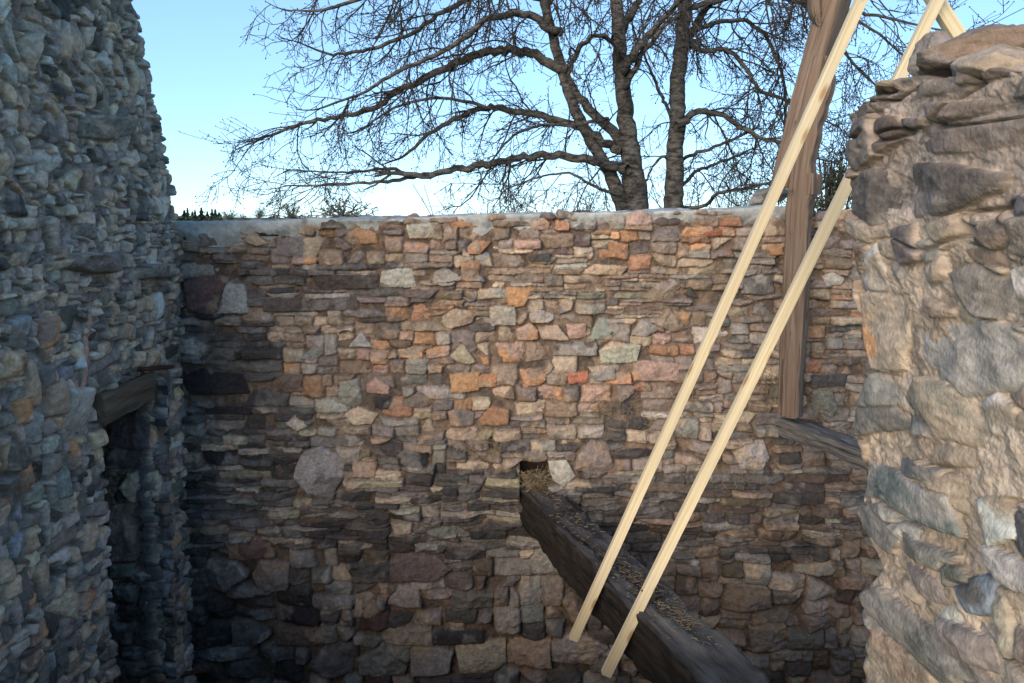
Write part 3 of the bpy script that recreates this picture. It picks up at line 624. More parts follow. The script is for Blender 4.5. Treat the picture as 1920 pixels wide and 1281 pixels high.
# ------------------------------------------------------------------ loose rocks
def rock(name, center, size, rng, color, label, rot=(0, 0, 0), cuts=9, noise=.10, color2=None, cat='stone', group=None, sub=5, strata=0):
    bm = bmesh.new(); bmesh.ops.create_icosphere(bm, subdivisions=sub, radius=1.0)
    v = np.array([p.co[:] for p in bm.verts]); f = np.array([[q.index for q in fc.verts] for fc in bm.faces]); bm.free()
    for _ in range(cuts):
        n = rng.normal(0, 1, 3); n /= np.linalg.norm(n); d = rng.uniform(.50, .82)
        k = v @ n - d; v = v - np.outer(np.maximum(k, 0)*.93, n)
    nn = fbm(v[:, 0]*2.2+v[:, 2]*1.3+7, v[:, 1]*2.2-v[:, 2]*1.7+3, int(rng.integers(1000)), 4)
    st = fbm(v[:, 0]*1.2+5, v[:, 2]*12+2*v[:, 1], int(rng.integers(1000)), 2)
    v = v*np.array(size)
    ds = noise*.5*nn*min(size) + .020*chips(v[:, 0]+.3*v[:, 1], v[:, 2]-.4*v[:, 1], 15, int(rng.integers(1000))) + .008*chips(v[:, 0]-v[:, 1], v[:, 2]+v[:, 1], 46, int(rng.integers(1000)))
    nl = v/np.array(size)**2; nl /= np.linalg.norm(nl, axis=1)[:, None]
    v = v + nl*(ds + strata*.12*st*min(size))[:, None]
    R = np.array(Matrix.Rotation(rot[2], 3, 'Z') @ Matrix.Rotation(rot[1], 3, 'Y') @ Matrix.Rotation(rot[0], 3, 'X'))
    v = v @ R.T
    c = np.array(PAL[color])[None]*(1+.6*nn+.5*st*(strata > 0))[:, None]
    if color2:
        t = sstep(0, .25, fbm(v[:, 0]*9+v[:, 1]*4, v[:, 2]*11, int(rng.integers(1000)), 3))[:, None]; c = c*(1-t)+np.array(PAL[color2])*t
    me = mesh_np(name, v, f, np.clip(c, .01, .8))
    o = link(name, me, MST); o.location = tuple(center)
    return tag(o, label, cat, group)
rng = np.random.default_rng(5)
# pier head
Yp = lambda px, py, X: atX(px, py, X)
rock('flat_stone', Yp(1692, 172, 1.22), (.13, .17, .028), rng, 'tan', 'thin flat slab jutting left from the head of the near pier', rot=(.10, .12, .1), color2='grey', strata=.06)
rock('capping_stone', Yp(1775, 138, 1.26), (.12, .11, .062), rng, 'slate', 'dark grey wedge stone under the arching top of the pier', rot=(.2, .1, .3), color2='mauve', noise=.16)
rock('capping_stone', Yp(1893, 138, 1.25), (.14, .15, .085), rng, 'tan', 'big tan boulder bedded on top of the pier at the frame edge', rot=(0, -.1, .2), color2='grey', noise=.12)
rock('capping_stone', Yp(1822, 96, 1.27), (.15, .19, .072), rng, 'mauve', 'topmost brown stone of the near pier, bridging a gap', rot=(.0, .0, .1), color2='brown', noise=.2, strata=.06)
rock('capping_stone', Yp(1744, 104, 1.24), (.045, .075, .072), rng, 'mauve', 'small lumpy brown stone at the left tip of the pier top', rot=(.0, .4, .1), color2='grey', noise=.24)
# slabs leaning on the far wall head beside the post
rock('leaning_slab', at(1442, 366, 5.28), (.16, .12, .075), rng, 'grey', 'grey stone slab leaning on the far wall head beside the timber post', rot=(.1, -.35, .1), color2='green', strata=.03)
rock('fallen_stone', at(1418, 377, 5.20), (.06, .08, .04), rng, 'grey', 'small grey stone at the foot of the leaning slab on the wall head', rot=(.1, -.5, .1))

# ------------------------------------------------------------------ timber sweeps
def sweep(name, pts, wa, wb, adir, rngs, amp=.004, step=.012, nside=9, chamf=.10, mat=None, parent=None, seed=1, ragged=None, capnoise=.02, ascale=3.0, rug=0.0):
    pts = np.array(pts, float); seg = np.linalg.norm(np.diff(pts, axis=0), axis=1); L = np.concatenate([[0], np.cumsum(seg)])
    n = max(3, int(L[-1]/step)); s = np.linspace(0, L[-1], n)
    if len(pts) > 2:   # smooth the bends
        c = np.stack([np.interp(s, L, pts[:, k]) for k in range(3)], -1); kk = np.ones(9)/9
        pad = np.pad(c, ((4, 4), (0, 0)), 'reflect', reflect_type='odd'); c = np.stack([np.convolve(pad[:, k], kk, 'valid') for k in range(3)], -1)
    else: c = np.stack([np.interp(s, L, pts[:, k]) for k in range(3)], -1)
    t = np.gradient(c, axis=0); t /= np.linalg.norm(t, axis=1)[:, None]
    A = np.array(adir, float)[None] - (t @ np.array(adir, float))[:, None]*t; A /= np.linalg.norm(A, axis=1)[:, None]
    B = np.cross(t, A)
    per = []
    k = np.linspace(-1, 1, nside)
    for (x, y) in [(k, -1+0*k), (1+0*k, k), (-k, 1+0*k), (-1+0*k, -k)]:
        for xx, yy in zip(x[:-1], y[:-1]): per.append((xx, yy))
    per = np.array(per)
    cor = np.minimum(1, (np.abs(per).min(1))); sc = 1-chamf*np.maximum(0, cor-(1-2.5/nside))/(2.5/nside)*.9
    per = per*sc[:, None]
    W1 = np.interp(s, L, np.broadcast_to(wa, L.shape) if np.ndim(wa) == 0 else wa); W2 = np.interp(s, L, np.broadcast_to(wb, L.shape) if np.ndim(wb) == 0 else wb)
    m = len(per); pi = np.arange(m)
    SS, PI = np.meshgrid(s, pi, indexing='ij')
    an = PI/m*2*math.pi
    nz = fbm(SS*ascale + 3*np.cos(an), 2.2*np.sin(an) + SS*.4, seed, 4) + .35*fbm(SS*ascale*1.5, PI*.9, seed+5, 2) + rug*chips(SS, PI*.012, 11, seed+6)
    ax = per[None, :, 0]*W1[:, None]*.5; bx = per[None, :, 1]*W2[:, None]*.5
    sc2 = 1 + amp*2*nz/np.minimum(W1, W2)[:, None]*2
    if ragged is not None: ax = ax + np.where(per[None, :, 0] > .55, ragged*sstep(.9, 1.6, SS)*fbm(SS*6, SS*0, seed+9, 3), 0)
    ax = ax*sc2; bx = bx*sc2
    P = c[:, None, :] + A[:, None, :]*ax[..., None] + B[:, None, :]*bx[..., None]
    # uneven sawn or broken ends
    P[0] += t[0]*(capnoise*vn(pi*.7, pi*0, seed+20))[:, None]; P[-1] += t[-1]*(capnoise*vn(pi*.7, pi*0, seed+21))[:, None]
    gr = np.stack([ax, bx, SS], -1)
    V = P.reshape(-1, 3); G = gr.reshape(-1, 3)
    i = np.arange(n*m).reshape(n, m); j = np.roll(i, -1, 1)
    q = np.stack([i[:-1], j[:-1], j[1:], i[1:]], -1).reshape(-1, 4)
    V = np.concatenate([V, c[:1], c[-1:]]); G = np.concatenate([G, [[0, 0, 0]], [[0, 0, L[-1]]]])
    c0, c1 = len(V)-2, len(V)-1
    tri = np.concatenate([np.stack([np.full(m, c0), j[0], i[0]], -1), np.stack([np.full(m, c1), i[-1], j[-1]], -1)])
    me = mesh_np(name, V, [q, tri], vec=G)
    try: me.set_sharp_from_angle(angle=math.radians(38))
    except Exception: pass
    return link(name, me, mat, parent)

# main floor beam, skewed across the pit
bd = ray(490, 408); bd[2] = 0; bd /= np.linalg.norm(bd)
bp0 = at(985, 927, 4.93); ZB = bp0[2]
side = np.array([bd[1], -bd[0], 0])       # to the right of the beam seen from the camera
BW, BH = .26, .265
def beam_edge(px, py): return atZ(px, py, ZB)
bs = bp0 + bd*.28; be = bp0 - bd*2.9
ctr = side*BW/2 + np.array([0, 0, -BH/2])
beam = sweep('floor_beam', [bs+ctr, (bs+be)/2+ctr+np.array((0, 0, .0)), be+ctr], BW, BH, side, rng, amp=.012, step=.012, nside=22, chamf=.10, mat=MOLD, seed=61, ascale=2.2, rug=.9)
tag(beam, 'massive dark hewn floor beam crossing the pit, straw and debris on top', 'beam')
# lesser beam under the post
q0 = at(1464, 789, 4.93); Z2 = q0[2]
d2 = ray(470, 408); d2[2] = 0; d2 /= np.linalg.norm(d2); s2 = np.array([d2[1], -d2[0], 0])
e0 = q0; e1 = q0 - d2*1.75
c2 = s2*.085 + np.array([0, 0, -.05])
stub = sweep('sill_beam', [e0+c2+d2*.05, e1+c2], .17, .10, s2, rng, amp=.006, step=.012, nside=14, mat=MGRW, seed=64, ascale=2.5, rug=.6)
tag(stub, 'short weathered grey beam under the foot of the upright post', 'beam')

# ------------------------------------------------------------------ old truss: post and rafter
ad = np.array([math.cos(math.radians(40)), -math.sin(math.radians(40)), 0])
foot = at(1482, 776, 4.86)
truss = empty('timber_frame', tuple(foot))
tag(truss, 'weathered oak post with a leaning rafter pegged to it, standing against the far wall', 'timber frame')
post = sweep('post', [at(1482, 779, 4.84), at(1485, 700, 4.84), at(1493, 520, 4.84), at(1500, 400, 4.85), at(1507, 330, 4.86), at(1518, 250, 4.86), at(1534, 170, 4.87), at(1548, 110, 4.88)],
             [.132, .135, .145, .145, .14, .14, .13, .12], [.115, .12, .122, .125, .125, .12, .11, .10], ad, rng, amp=.004, nside=12, mat=MOAK, parent=truss, seed=70, ragged=.035)
ad2 = np.array([math.cos(math.radians(40)), -math.sin(math.radians(40)), 0])
raf = sweep('rafter', [at(1468, 352, 5.02), at(1506, 200, 4.99), at(1566, 0, 4.95), at(1625, -190, 4.9)], [.125, .14, .15, .16], [.17, .18, .2, .22], -np.array([ad2[1]*-1, ad2[0]*-1, 0]) if False else ad2, rng, amp=.003, nside=12, mat=MOAK, parent=truss, seed=74)
sweep('cleat', [at(1527, -40, 4.90), at(1526, 25, 4.90), at(1536, 50, 4.91)], [.06, .07, .03], [.07, .08, .04], (1, 0, 0), rng, amp=.004, nside=8, mat=MOAK, parent=truss, seed=77)
sweep('tenon', [at(1522, 325, 4.775), at(1520, 365, 4.775)], .045, .05, ad, rng, amp=.001, nside=5, mat=MOAK, parent=truss, seed=78, capnoise=.002)
sweep('wedge', [at(1536, 327, 4.86), at(1533, 364, 4.86)], .03, .06, ad, rng, amp=.001, nside=5, mat=MOAK, parent=truss, seed=79, capnoise=.002)
sweep('peg', [at(1474, 354, 4.80), at(1486, 356, 4.77)], .016, .016, (0, 0, 1), rng, amp=.0005, nside=4, mat=MOAK, parent=truss, seed=80, capnoise=.001)

# ------------------------------------------------------------------ new pine rafters
def batten(label, pa, pb, w, th, seed, notch=None, group='new pine roof battens', adir=(1, 0, 0)):
    mid_ = (np.array(pa)+np.array(pb))/2+np.array((.006, 0, .004))
    o = sweep('pine_batten', [pa, mid_, pb], w, th, adir, rng, amp=.0004, step=.02, nside=5, chamf=.03, mat=MPINE, seed=seed, capnoise=.002, ascale=1.0)
    if notch is not None:      # nail heads where it bears on the beam
        for q in notch: sweep('nail', [np.array(q)+np.array((0, .006, 0)), np.array(q)-np.array((0, .004, 0))], .008, .008, (1, 0, 0), rng, amp=.0001, step=.004, nside=4, chamf=.6, mat=MIRON, parent=o, seed=3, capnoise=0)
    return tag(o, label, 'batten', group)
c1p = beam_edge(1130, 1076); c2p = beam_edge(1203, 1133)
print('contacts', c1p, c2p)
y1, y2 = c1p[1]-.045, c2p[1]-.045
batten('pale pine batten left of its pair, leaning on the beam and crossing the old post', at(1075, 1198, y1+.03), at(1648, -75, y1-.45), .047, .034, 81, notch=[at(1126, 1072, y1-.034), at(1134, 1062, y1-.034)])
batten('pale pine batten right of its pair, passing behind the pier head, its end hanging lowest', at(1136, 1264, y2+.01), at(1768, -22, y2-.27), .047, .034, 84, notch=[at(1204, 1108, y2-.039), at(1212, 1098, y2-.039)])
ap = at(1757, -12, y2-.25)
batten('short visible length of pine batten descending from the apex behind the pier top', ap+np.array((-.01, .05, .03)), np.array((3.55, y2-.2, GZ)), .06, .04, 87)

# ------------------------------------------------------------------ left wall fittings
lw = sweep('lintel', [np.array((XL-.035, uvL(182, 740)[0]-.01, -1.05)), np.array((XL-.04, o1-.03, -1.035))], .16, .18, (1, 0, 0), rng, amp=.010, nside=10, mat=MLINT, parent=left, seed=90)
pa = atX(262, 693, XL+.04); pb = atX(322, 688, XL+.05)
tag(sweep('iron_bar', [pa, pb], .028, .028, (0, 0, 1), rng, amp=.001, nside=4, chamf=.6, mat=MIRON, seed=91), 'short rusty bar set in the left wall above the timber lintel', 'bar')
tag(sweep('iron_pipe', [at(230, 1284, 4.60), at(393, 1256, 4.93)], .030, .030, (0, 0, 1), rng, amp=.0008, nside=4, chamf=.6, mat=MIRON, seed=92), 'long rusty pipe low in the dark corner beside the doorway', 'pipe')

# ------------------------------------------------------------------ straw
def straw(name, pts, rng, label, n, L=(.03, .12), r=.0016, flat=.15, parent=None, axis=None):
    V = []; Fq = []; b = 0
    for k in range(n):
        p = np.array(pts(rng)); l = rng.uniform(*L)
        d = rng.normal(0, 1, 3); d[2] *= flat
        if axis is not None: d = d*.45+np.array(axis)
        d /= np.linalg.norm(d); bend = rng.normal(0, .25, 3); bend[2] *= flat
        side_ = np.cross(d, (0.1, .2, 1)); side_ /= np.linalg.norm(side_); up = np.cross(side_, d)
        for i in range(4):
            t = i/3-.5; q = p + d*l*t + bend*l*(t*t)
            for (x, y) in ((1, 0), (-.5, .87), (-.5, -.87)): V.append(q + side_*r*x + up*r*y)
        for i in range(3):
            for j in range(3):
                a_ = b+i*3+j; c_ = b+i*3+(j+1) % 3; Fq.append((a_, c_, c_+3, a_+3))
        b += 12
    o = link(name, mesh_np(name, np.array(V), np.array(Fq)), MSTRAW)
    return tag(o, label, 'straw', kind='stuff')
rs = np.random.default_rng(9)
clump = rs.uniform(.0, 1.9, 9)
def on_beam(r):
    t = (clump[r.integers(9)] + r.normal(0, .09)) if r.random() < .75 else r.uniform(-.05, 2.0)
    return bp0 - bd*max(t, -.1) + side*np.clip(BW*(.5+.2*r.normal()), .02, BW-.02) + np.array((0, 0, .004+abs(r.normal(0, .006))))
straw('straw', on_beam, rs, 'chopped straw and chaff scattered along the top of the dark beam', 900, L=(.006, .035), r=.0013)
tuft = [(905, 845, 40, 10), (1005, 898, 22, 9), (1330, 760, 60, 40), (1420, 740, 40, 40), (1250, 800, 50, 25), (1560, 760, 25, 35), (1490, 740, 30, 30), (1390, 900, 60, 20), (1120, 770, 60, 18), (1440, 690, 20, 60), (940, 830, 40, 16), (1180, 760, 60, 20)]
def on_wall(r):
    c = tuft[r.integers(len(tuft))]; p = at(c[0]+r.normal(0, c[2]*.6), c[1]+r.normal(0, c[3]*.6), YW-.012); return p
straw('straw', on_wall, rs, 'wisps of dry straw caught in the joints of the far wall', 520, L=(.04, .15), r=.0014, flat=.8)
straw('straw', lambda r: at(1003+r.normal(0, 12), 901+r.normal(0, 8), 4.97+r.uniform(-.02, .1)), rs, 'nest of straw in the hole above the beam end', 300, L=(.05, .12), flat=.5)

# ------------------------------------------------------------------ trees
def tubes(paths, ns):
    """paths: list of (pts(n,3), radii(n)); one mesh of tapered tubes"""
    V = []; Q = []; b = 0
    for (p, r), n in zip(paths, ns):
        p = np.asarray(p, float); r = np.asarray(r, float); k = len(p)
        t = np.gradient(p, axis=0); t /= np.linalg.norm(t, axis=1)[:, None]+1e-9
        ref = np.array((0.31, .82, .48)); A = np.cross(t, ref); A /= np.linalg.norm(A, axis=1)[:, None]+1e-9; B = np.cross(t, A)
        an = np.arange(n)*2*math.pi/n
        ring = p[:, None]+r[:, None, None]*(A[:, None]*np.cos(an)[None, :, None]+B[:, None]*np.sin(an)[None, :, None])
        V.append(ring.reshape(-1, 3))
        i = b+np.arange(k*n).reshape(k, n); j = np.roll(i, -1, 1)
        Q.append(np.stack([i[:-1], j[:-1], j[1:], i[1:]], -1).reshape(-1, 4)); b += k*n
    return np.concatenate(V), np.concatenate(Q)
def resample(pts, r, step):
    pts = np.array(pts, float); r = np.array(r, float)
    L = np.concatenate([[0], np.cumsum(np.linalg.norm(np.diff(pts, axis=0), axis=1))]); n = max(4, int(L[-1]/step))
    s = np.linspace(0, L[-1], n)
    c = np.stack([np.interp(s, L, pts[:, k]) for k in range(3)], -1); rr = np.interp(s, L, r)
    for _ in range(2):
        c[1:-1] = .25*c[:-2]+.5*c[1:-1]+.25*c[2:]
    return c, rr
def limb(poly, Y, rpx, rng, step=.12, wob=.03, yvar=.8):
    """poly in photo pixels at depth Y; wanders in depth"""
    n = len(poly); ys = Y + np.cumsum(rng.normal(0, yvar/n, n))
    pts = [at(x, y, yy) for (x, y), yy in zip(poly, ys)]; r = [q*.9*Y/F for q in rpx]
    c, rr = resample(pts, r, step)
    c[1:] += rng.normal(0, wob, (len(c)-1, 3))*np.clip(rr[1:, None]*12, .15, 1)
    return c, rr
def grow(p, d, L, r, lvl, rng, out, step=.09, droop=.0, buds=None):
    n = max(3, int(L/step)); pts = [p]; d = d/np.linalg.norm(d); st = L/n
    curl = rng.normal(0, .09, 3)
    for i in range(n):
        d = d + curl*.6 + rng.normal(0, .13, 3) + np.array((0, 0, -droop*(1-1.7*i/n)))*.35
        d /= np.linalg.norm(d); p = p + d*st; pts.append(p)
    pts = np.array(pts); rr = np.linspace(r, max(r*.45, .0034), len(pts))
    out.append((pts, rr, lvl))
    if lvl >= 3:
        if buds is not None: buds.append((pts[-1], d))
        return
    m = {1: L/.17, 2: L/.15}[lvl]
    for k in range(int(m+rng.random())):
        i = int(rng.uniform(.12, 1.0)*(len(pts)-1)); i = max(1, i)
        td = pts[i]-pts[i-1]; td /= np.linalg.norm(td)
        q = rng.normal(0, 1, 3); q -= (q @ td)*td; q /= np.linalg.norm(q)
        nd = td*rng.uniform(.35, 1.0)+q*rng.uniform(.5, 1.0); nd[2] += rng.uniform(-.35, .15)
        if lvl == 1: grow(pts[i], nd, rng.uniform(.25, .8), max(rr[i]*.66, .0062), 2, rng, out, droop=droop*.7, buds=buds)
        else: grow(pts[i], nd, rng.uniform(.05, .24),   .0048, 3, rng, out, step=.07, buds=buds)
    if buds is not None: buds.append((pts[-1], d))
def budmesh(buds, rng, r=.011):
    V = []; Q = []; b = 0
    for p, d in buds:
        d = d/np.linalg.norm(d); a = np.cross(d, (.3, .7, .2)); a /= np.linalg.norm(a); c = np.cross(d, a); s = r*rng.uniform(.7, 1.3)
        V += [p-d*s, p+a*s, p+c*s, p-a*s, p-c*s, p+d*s*1.7]
        for k in range(4):
            Q.append((b, b+1+(k+1) % 4, b+1+k)); Q.append((b+5, b+1+k, b+1+(k+1) % 4))
        b += 6
    return np.array(V), np.array(Q)
def build_tree(name, label, trunks, limbs, Y, seed, dens=1.0, extra=()):
    rng = np.random.default_rng(seed)
    base = at(trunks[0][0][0][0], trunks[0][0][0][1], Y); root = empty(name, (base[0], base[1], GZ)); tag(root, label, 'tree', 'bare trees rising behind the far wall')
    tp = []
    for poly, r in trunks:
        c, rr = limb(poly, Y, r, rng, step=.10, wob=.012, yvar=.10)
        rr = rr*(1+.05*fbm(np.arange(len(rr))*.35, np.zeros(len(rr)), seed+len(tp), 2)); tp.append((c, rr))
    c0, r0 = tp[0]; g = c0[0].copy(); g[2] = GZ-.05
    tp[0] = (np.concatenate([[g, (g+c0[0])/2], c0]), np.concatenate([[r0[0]*1.35, r0[0]*1.1], r0]))
    V, Q = tubes(tp, [14]*len(tp))
    link('trunk', mesh_np('trunk', V, Q), MBARK, root)
    tw = []; buds = []
    for poly, r, dn in limbs:
        (xa, ya), (xb, yb) = poly[0], poly[1]; ln = math.hypot(xa-xb, ya-yb)
        if r[0] > 3.4: poly = [(xa+(xa-xb)/ln*20, ya+(ya-yb)/ln*10)]+list(poly); r = [r[0]]+list(r)
        c, rr = limb(poly, Y, r, rng, step=.10, wob=.028, yvar=1.6)
        V, Q = tubes([(c, rr)], [8]); link('limb', mesh_np('limb', V, Q), MBARK, root)
        Lm = np.linalg.norm(np.diff(c, axis=0), axis=1).sum()
        for k in range(int(Lm*dn*dens)):
            i = int(rng.uniform(.10, 1.0)**.85*(len(c)-1)); i = max(1, i)
            td = c[i]-c[i-1]; td /= np.linalg.norm(td)
            q = rng.normal(0, 1, 3); q -= (q @ td)*td; q /= np.linalg.norm(q)
            nd = td*rng.uniform(.4, 1.1)+q*.75; nd[2] -= rng.uniform(-.2, .45)
            grow(c[i], nd, rng.uniform(.5, 1.7), min(.017, max(.008, rr[i]*.42)), 1, rng, tw, droop=rng.uniform(.05, .5), buds=buds)
        grow(c[-1], c[-1]-c[-2], .45, rr[-1], 1, rng, tw, buds=buds)
    for (px, py, L, dx, dz, cnt, sp) in extra:    # twigs hanging into view from boughs above the frame
        for k in range(max(2, int(cnt*.6))):
            p = at(px+rng.normal(0, sp), py+rng.normal(0, 14), Y+rng.normal(0, .9))
            grow(p, np.array((dx+rng.normal(0, .35), rng.normal(0, .35), dz)), L*rng.uniform(.6, 1.3), .016, 1, rng, tw, droop=.25, buds=buds)
    paths = [(p, r) for p, r, l in tw]; ns = [5 if l == 1 else (4 if l == 2 else 3) for p, r, l in tw]
    V, Q = tubes(paths, ns); bv, bq = budmesh(buds, rng)
    print(name, len(tw), 'twigs', len(V))
    me = mesh_np('crown', np.concatenate([V, bv]), [Q, bq+len(V)])
    link('crown', me, MTWIG, root)
    return root
YT = 12.5
build_tree('cherry_tree', 'large bare tree with two forking stems and long low boughs reaching left',
 [([(1190,408),(1194,390),(1187,320),(1176,245),(1166,150),(1160,60),(1152,-40)], [33,26,23,19,15,14,12]),
  ([(1172,400),(1158,355),(1138,315),(1105,260),(1075,200),(1056,140),(1036,70),(1012,-40)], [18,15,13,12,11,11,10,9]),
  ([(1182,284),(1165,265),(1150,248),(1120,222),(1085,182),(1060,140)], [12,12,11,10,9,8])],
 [([(1158,315),(1130,306),(1098,298),(1030,290),(960,298),(870,318),(800,330),(755,326)], [11,10,9,8,7.5,7,6,5], 7),
  ([(760,326),(732,313),(700,320),(640,325),(544,319)], [4,4,3,2.4,1.6], 6), ([(790,328),(740,340),(690,342),(598,349),(540,348)], [4,4,3,2.4,1.6], 6),
  ([(1150,277),(1112,250),(1060,230),(1000,213),(940,202),(905,200),(850,225),(800,252),(760,292)], [10,9,8,8,7,6,5,4,3], 7),
  ([(905,200),(860,186),(800,184),(740,200),(680,240)], [4,3.5,3,2.5,2], 8),
  ([(1048,128),(1000,105),(960,90),(905,98),(835,125),(790,152),(745,170),(705,205),(640,218),(570,230),(510,252),(468,270)], [11,10,9.5,9,8,7,6.5,6,5,4,3,1.6], 8),
  ([(1034,55),(990,28),(950,22),(905,38),(860,82),(800,112),(740,135),(690,170),(610,200)], [9,8,7,6,5,4.5,4,3,2], 8),
  ([(1016,0),(960,-22),(905,-12),(840,15),(780,60),(700,92),(620,105),(560,80)], [7,6.5,6,5,4.5,4,3,1.6], 8),
  ([(1000,-40),(900,-60),(790,-42),(700,-10),(640,10),(590,22),(545,20)], [7,6,5,4,3.5,2.5,1.6], 7),
  ([(1172,128),(1190,105),(1218,62),(1250,32),(1292,-20)], [9,8,7,6,5], 6), ([(1164,62),(1186,28),(1210,-20)], [9,8,7], 4),
  ([(1178,160),(1195,118),(1215,85),(1255,40)], [6,6,5,4], 6), ([(1120,225),(1075,236),(1020,232),(965,250),(930,290)], [4,3.5,3,2.5,2], 8),
  ([(1150,365),(1110,348),(1070,322),(1010,330),(950,355)], [3.5,3,2.5,2,1.5], 9), ([(1060,150),(1085,90),(1110,65),(1140,70)], [5,5,4.5,4], 8)],
 YT, 71, dens=.44,
 extra=[(620,-30,1.2,-.5,-.5,6,50), (760,-30,1.3,-.4,-.8,12,60), (880,-30,1.3,-.2,-.9,12,60), (1000,-30,1.3,-.1,-.9,14,60), (1100,-30,1.3,0,-.9,12,50), (1220,-30,1.3,.1,-.9,12,50)])
build_tree('cherry_tree', 'straight single bare trunk just right of the forked tree, twigs drooping right',
 [([(1262,408),(1262,390),(1265,300),(1270,200),(1276,100),(1284,20),(1292,-40)], [24,20,18,16,15,14,12])],
 [([(1282,90),(1300,58),(1322,18),(1345,-30)], [9,8,7,6], 5), ([(1284,228),(1310,209),(1350,211),(1388,236),(1420,259),(1470,268),(1540,300)], [8,7,6,5.5,4.5,3.5,2], 8),
  ([(1290,85),(1330,95),(1372,93),(1402,130),(1424,172),(1480,190),(1540,225)], [6,5.5,5,4.5,4,3.5,2], 9),
  ([(1290,60),(1345,42),(1400,35),(1440,70),(1465,130),(1475,190),(1470,250)], [6,5,4.5,4,3.5,3,2], 9),
  ([(1295,15),(1400,-12),(1500,2),(1560,14),(1625,25),(1700,42),(1780,60)], [6,5.5,5,4,3.4,2.6,1.6], 7), ([(1560,14),(1620,45),(1660,75),(1700,110)], [3.4,3,2.4,1.6], 7),
  ([(1500,2),(1560,70),(1600,120),(1640,160)], [3.4,3,2.4,1.6], 7),
  ([(1280,300),(1300,288),(1335,280),(1372,262),(1420,240)], [4,4,3.5,3,2], 8), ([(1280,350),(1300,322),(1350,305),(1400,285)], [4,4,3,2], 8),
  ([(1275,392),(1325,385),(1345,362),(1400,352),(1450,340)], [4.5,4,3.5,3,2], 8), ([(1270,240),(1235,170),(1215,120),(1190,60)], [4,4,3,2], 7), ([(1262,300),(1240,290),(1225,310),(1215,330)], [4,3,2.5,2], 6)],
 YT+.4, 83, dens=.42,
 extra=[(1330,-30,1.5,.05,-.9,14,40), (1420,-30,1.6,.05,-1,13,40), (1490,-30,1.6,.0,-1,13,35), (1580,-30,1.2,.3,-.6,8,40), (1680,-20,.8,.5,-.5,5,40), (1470,110,1.0,.1,-1,4,30)])

# scrub of fine shoots behind the wall
def scrub(name, label, spots, Y, seed, L, r=.010, up=.9, cat='shrub', n3=True):
    rng = np.random.default_rng(seed); tw = []; px0, py0 = spots[0][:2]
    root_p = at(px0, py0, Y); root_p[2] = GZ
    for (px, py, cnt, sp) in spots:
        for k in range(cnt):
            x = px+rng.normal(0, sp); p = at(x, 405, Y+rng.normal(0, .6)); p[2] = GZ
            hgt = at(px, py+rng.normal(0, 18), Y)[2]-GZ
            n = 12; pts = [p]; d = np.array((rng.normal(0, .22), rng.normal(0, .2), up)); d /= np.linalg.norm(d)
            for i in range(n):
                d = d+rng.normal(0, .06, 3); d /= np.linalg.norm(d); pts.append(pts[-1]+d*hgt/n/max(d[2], .6))
            pts = np.array(pts); tw.append((pts, np.linspace(r*1.6, r*.5, len(pts)), 1))
            if n3:
                for q in range(14):
                    i = rng.integers(5, n); dd = rng.normal(0, .7, 3); dd[2] = abs(dd[2])*.7+.1
                    grow(pts[i], dd, L*rng.uniform(.4, 1.2), r*.6, 2, rng, tw, step=.12)
    V, Q = tubes([(p, q) for p, q, l in tw], [4]*len(tw))
    root = link(name, mesh_np(name, V, Q), MTWIG); return tag(root, label, cat)
scrub('hazel_scrub', 'tangle of fine bare twigs low behind the wall, left of the forked trunk', [(1000,345,7,45), (1080,350,6,40), (940,375,3,20)], 17, 5, .8)
scrub('hazel_scrub', 'tangle of fine bare twigs low behind the wall, right of the straight trunk', [(1330,320,8,40), (1410,320,8,40), (1460,330,5,25)], 17.5, 6, .9)
scrub('saplings', 'few thin upright shoots standing alone above the middle of the wall', [(893,352,1,3), (925,345,1,2), (868,350,1,3)], 8, 7, .4, r=.007, up=3, cat='saplings', n3=False)
scrub('thicket', 'pale upright twigs above the ivy, between post and pier', [(1560,225,10,16), (1545,245,5,10)], 14, 8, .7, r=.009, up=2.0)

# ivy bush between post and pier
def leaf_bush(name, label, boxes, Y, n, size, seed, mat, cat):
    rng = np.random.default_rng(seed); V = []; Q = []; b = 0
    for (px, py, rx, ry, m) in boxes:
        for k in range(m):
            q = rng.normal(0, 1, 3); q /= np.linalg.norm(q); q *= rng.random()**.45
            p = at(px+q[0]*rx, py+q[2]*ry, Y+q[1]*.7)
            if fbm(np.array([p[0]*4]), np.array([p[2]*4+p[1]]), seed, 2)[0] < -.10: continue
            d = rng.normal(0, 1, 3); d /= np.linalg.norm(d); a = np.cross(d, rng.normal(0, 1, 3)); a /= np.linalg.norm(a); c = np.cross(d, a); s = size*rng.uniform(.6, 1.4)
            V += [p-a*s, p+c*s*.6, p+a*s, p-c*s*.6]; Q.append((b, b+1, b+2, b+3)); b += 4
    return np.array(V), np.array(Q)
root = empty('ivy_bush', tuple(np.array((at(1565, 400, 13)[0], 13, GZ)))); tag(root, 'dark ivy clad bush in the gap between the post and the near pier', 'bush')
V, Q = leaf_bush('foliage', '', [(1562,355,24,40,420), (1578,325,24,55,420), (1550,388,26,26,300), (1600,350,40,70,500)], 13, 0, .035, 3, MLEAF, '')
link('foliage', mesh_np('foliage', V, Q, smooth=False), MLEAF, root)
st = []
rg = np.random.default_rng(4)
for k in range(9):
    p = at(1568+rg.normal(0, 18), 405, 13+rg.normal(0, .3)); p[2] = GZ; q = at(1568+rg.normal(0, 25), 300, 13+rg.normal(0, .3)); st.append((np.array([p, (p+q)/2+rg.normal(0, .04, 3), q]), np.array([.03, .02, .012])))
V, Q = tubes(st, [6]*len(st)); link('stem', mesh_np('stem', V, Q), MBARK, root)

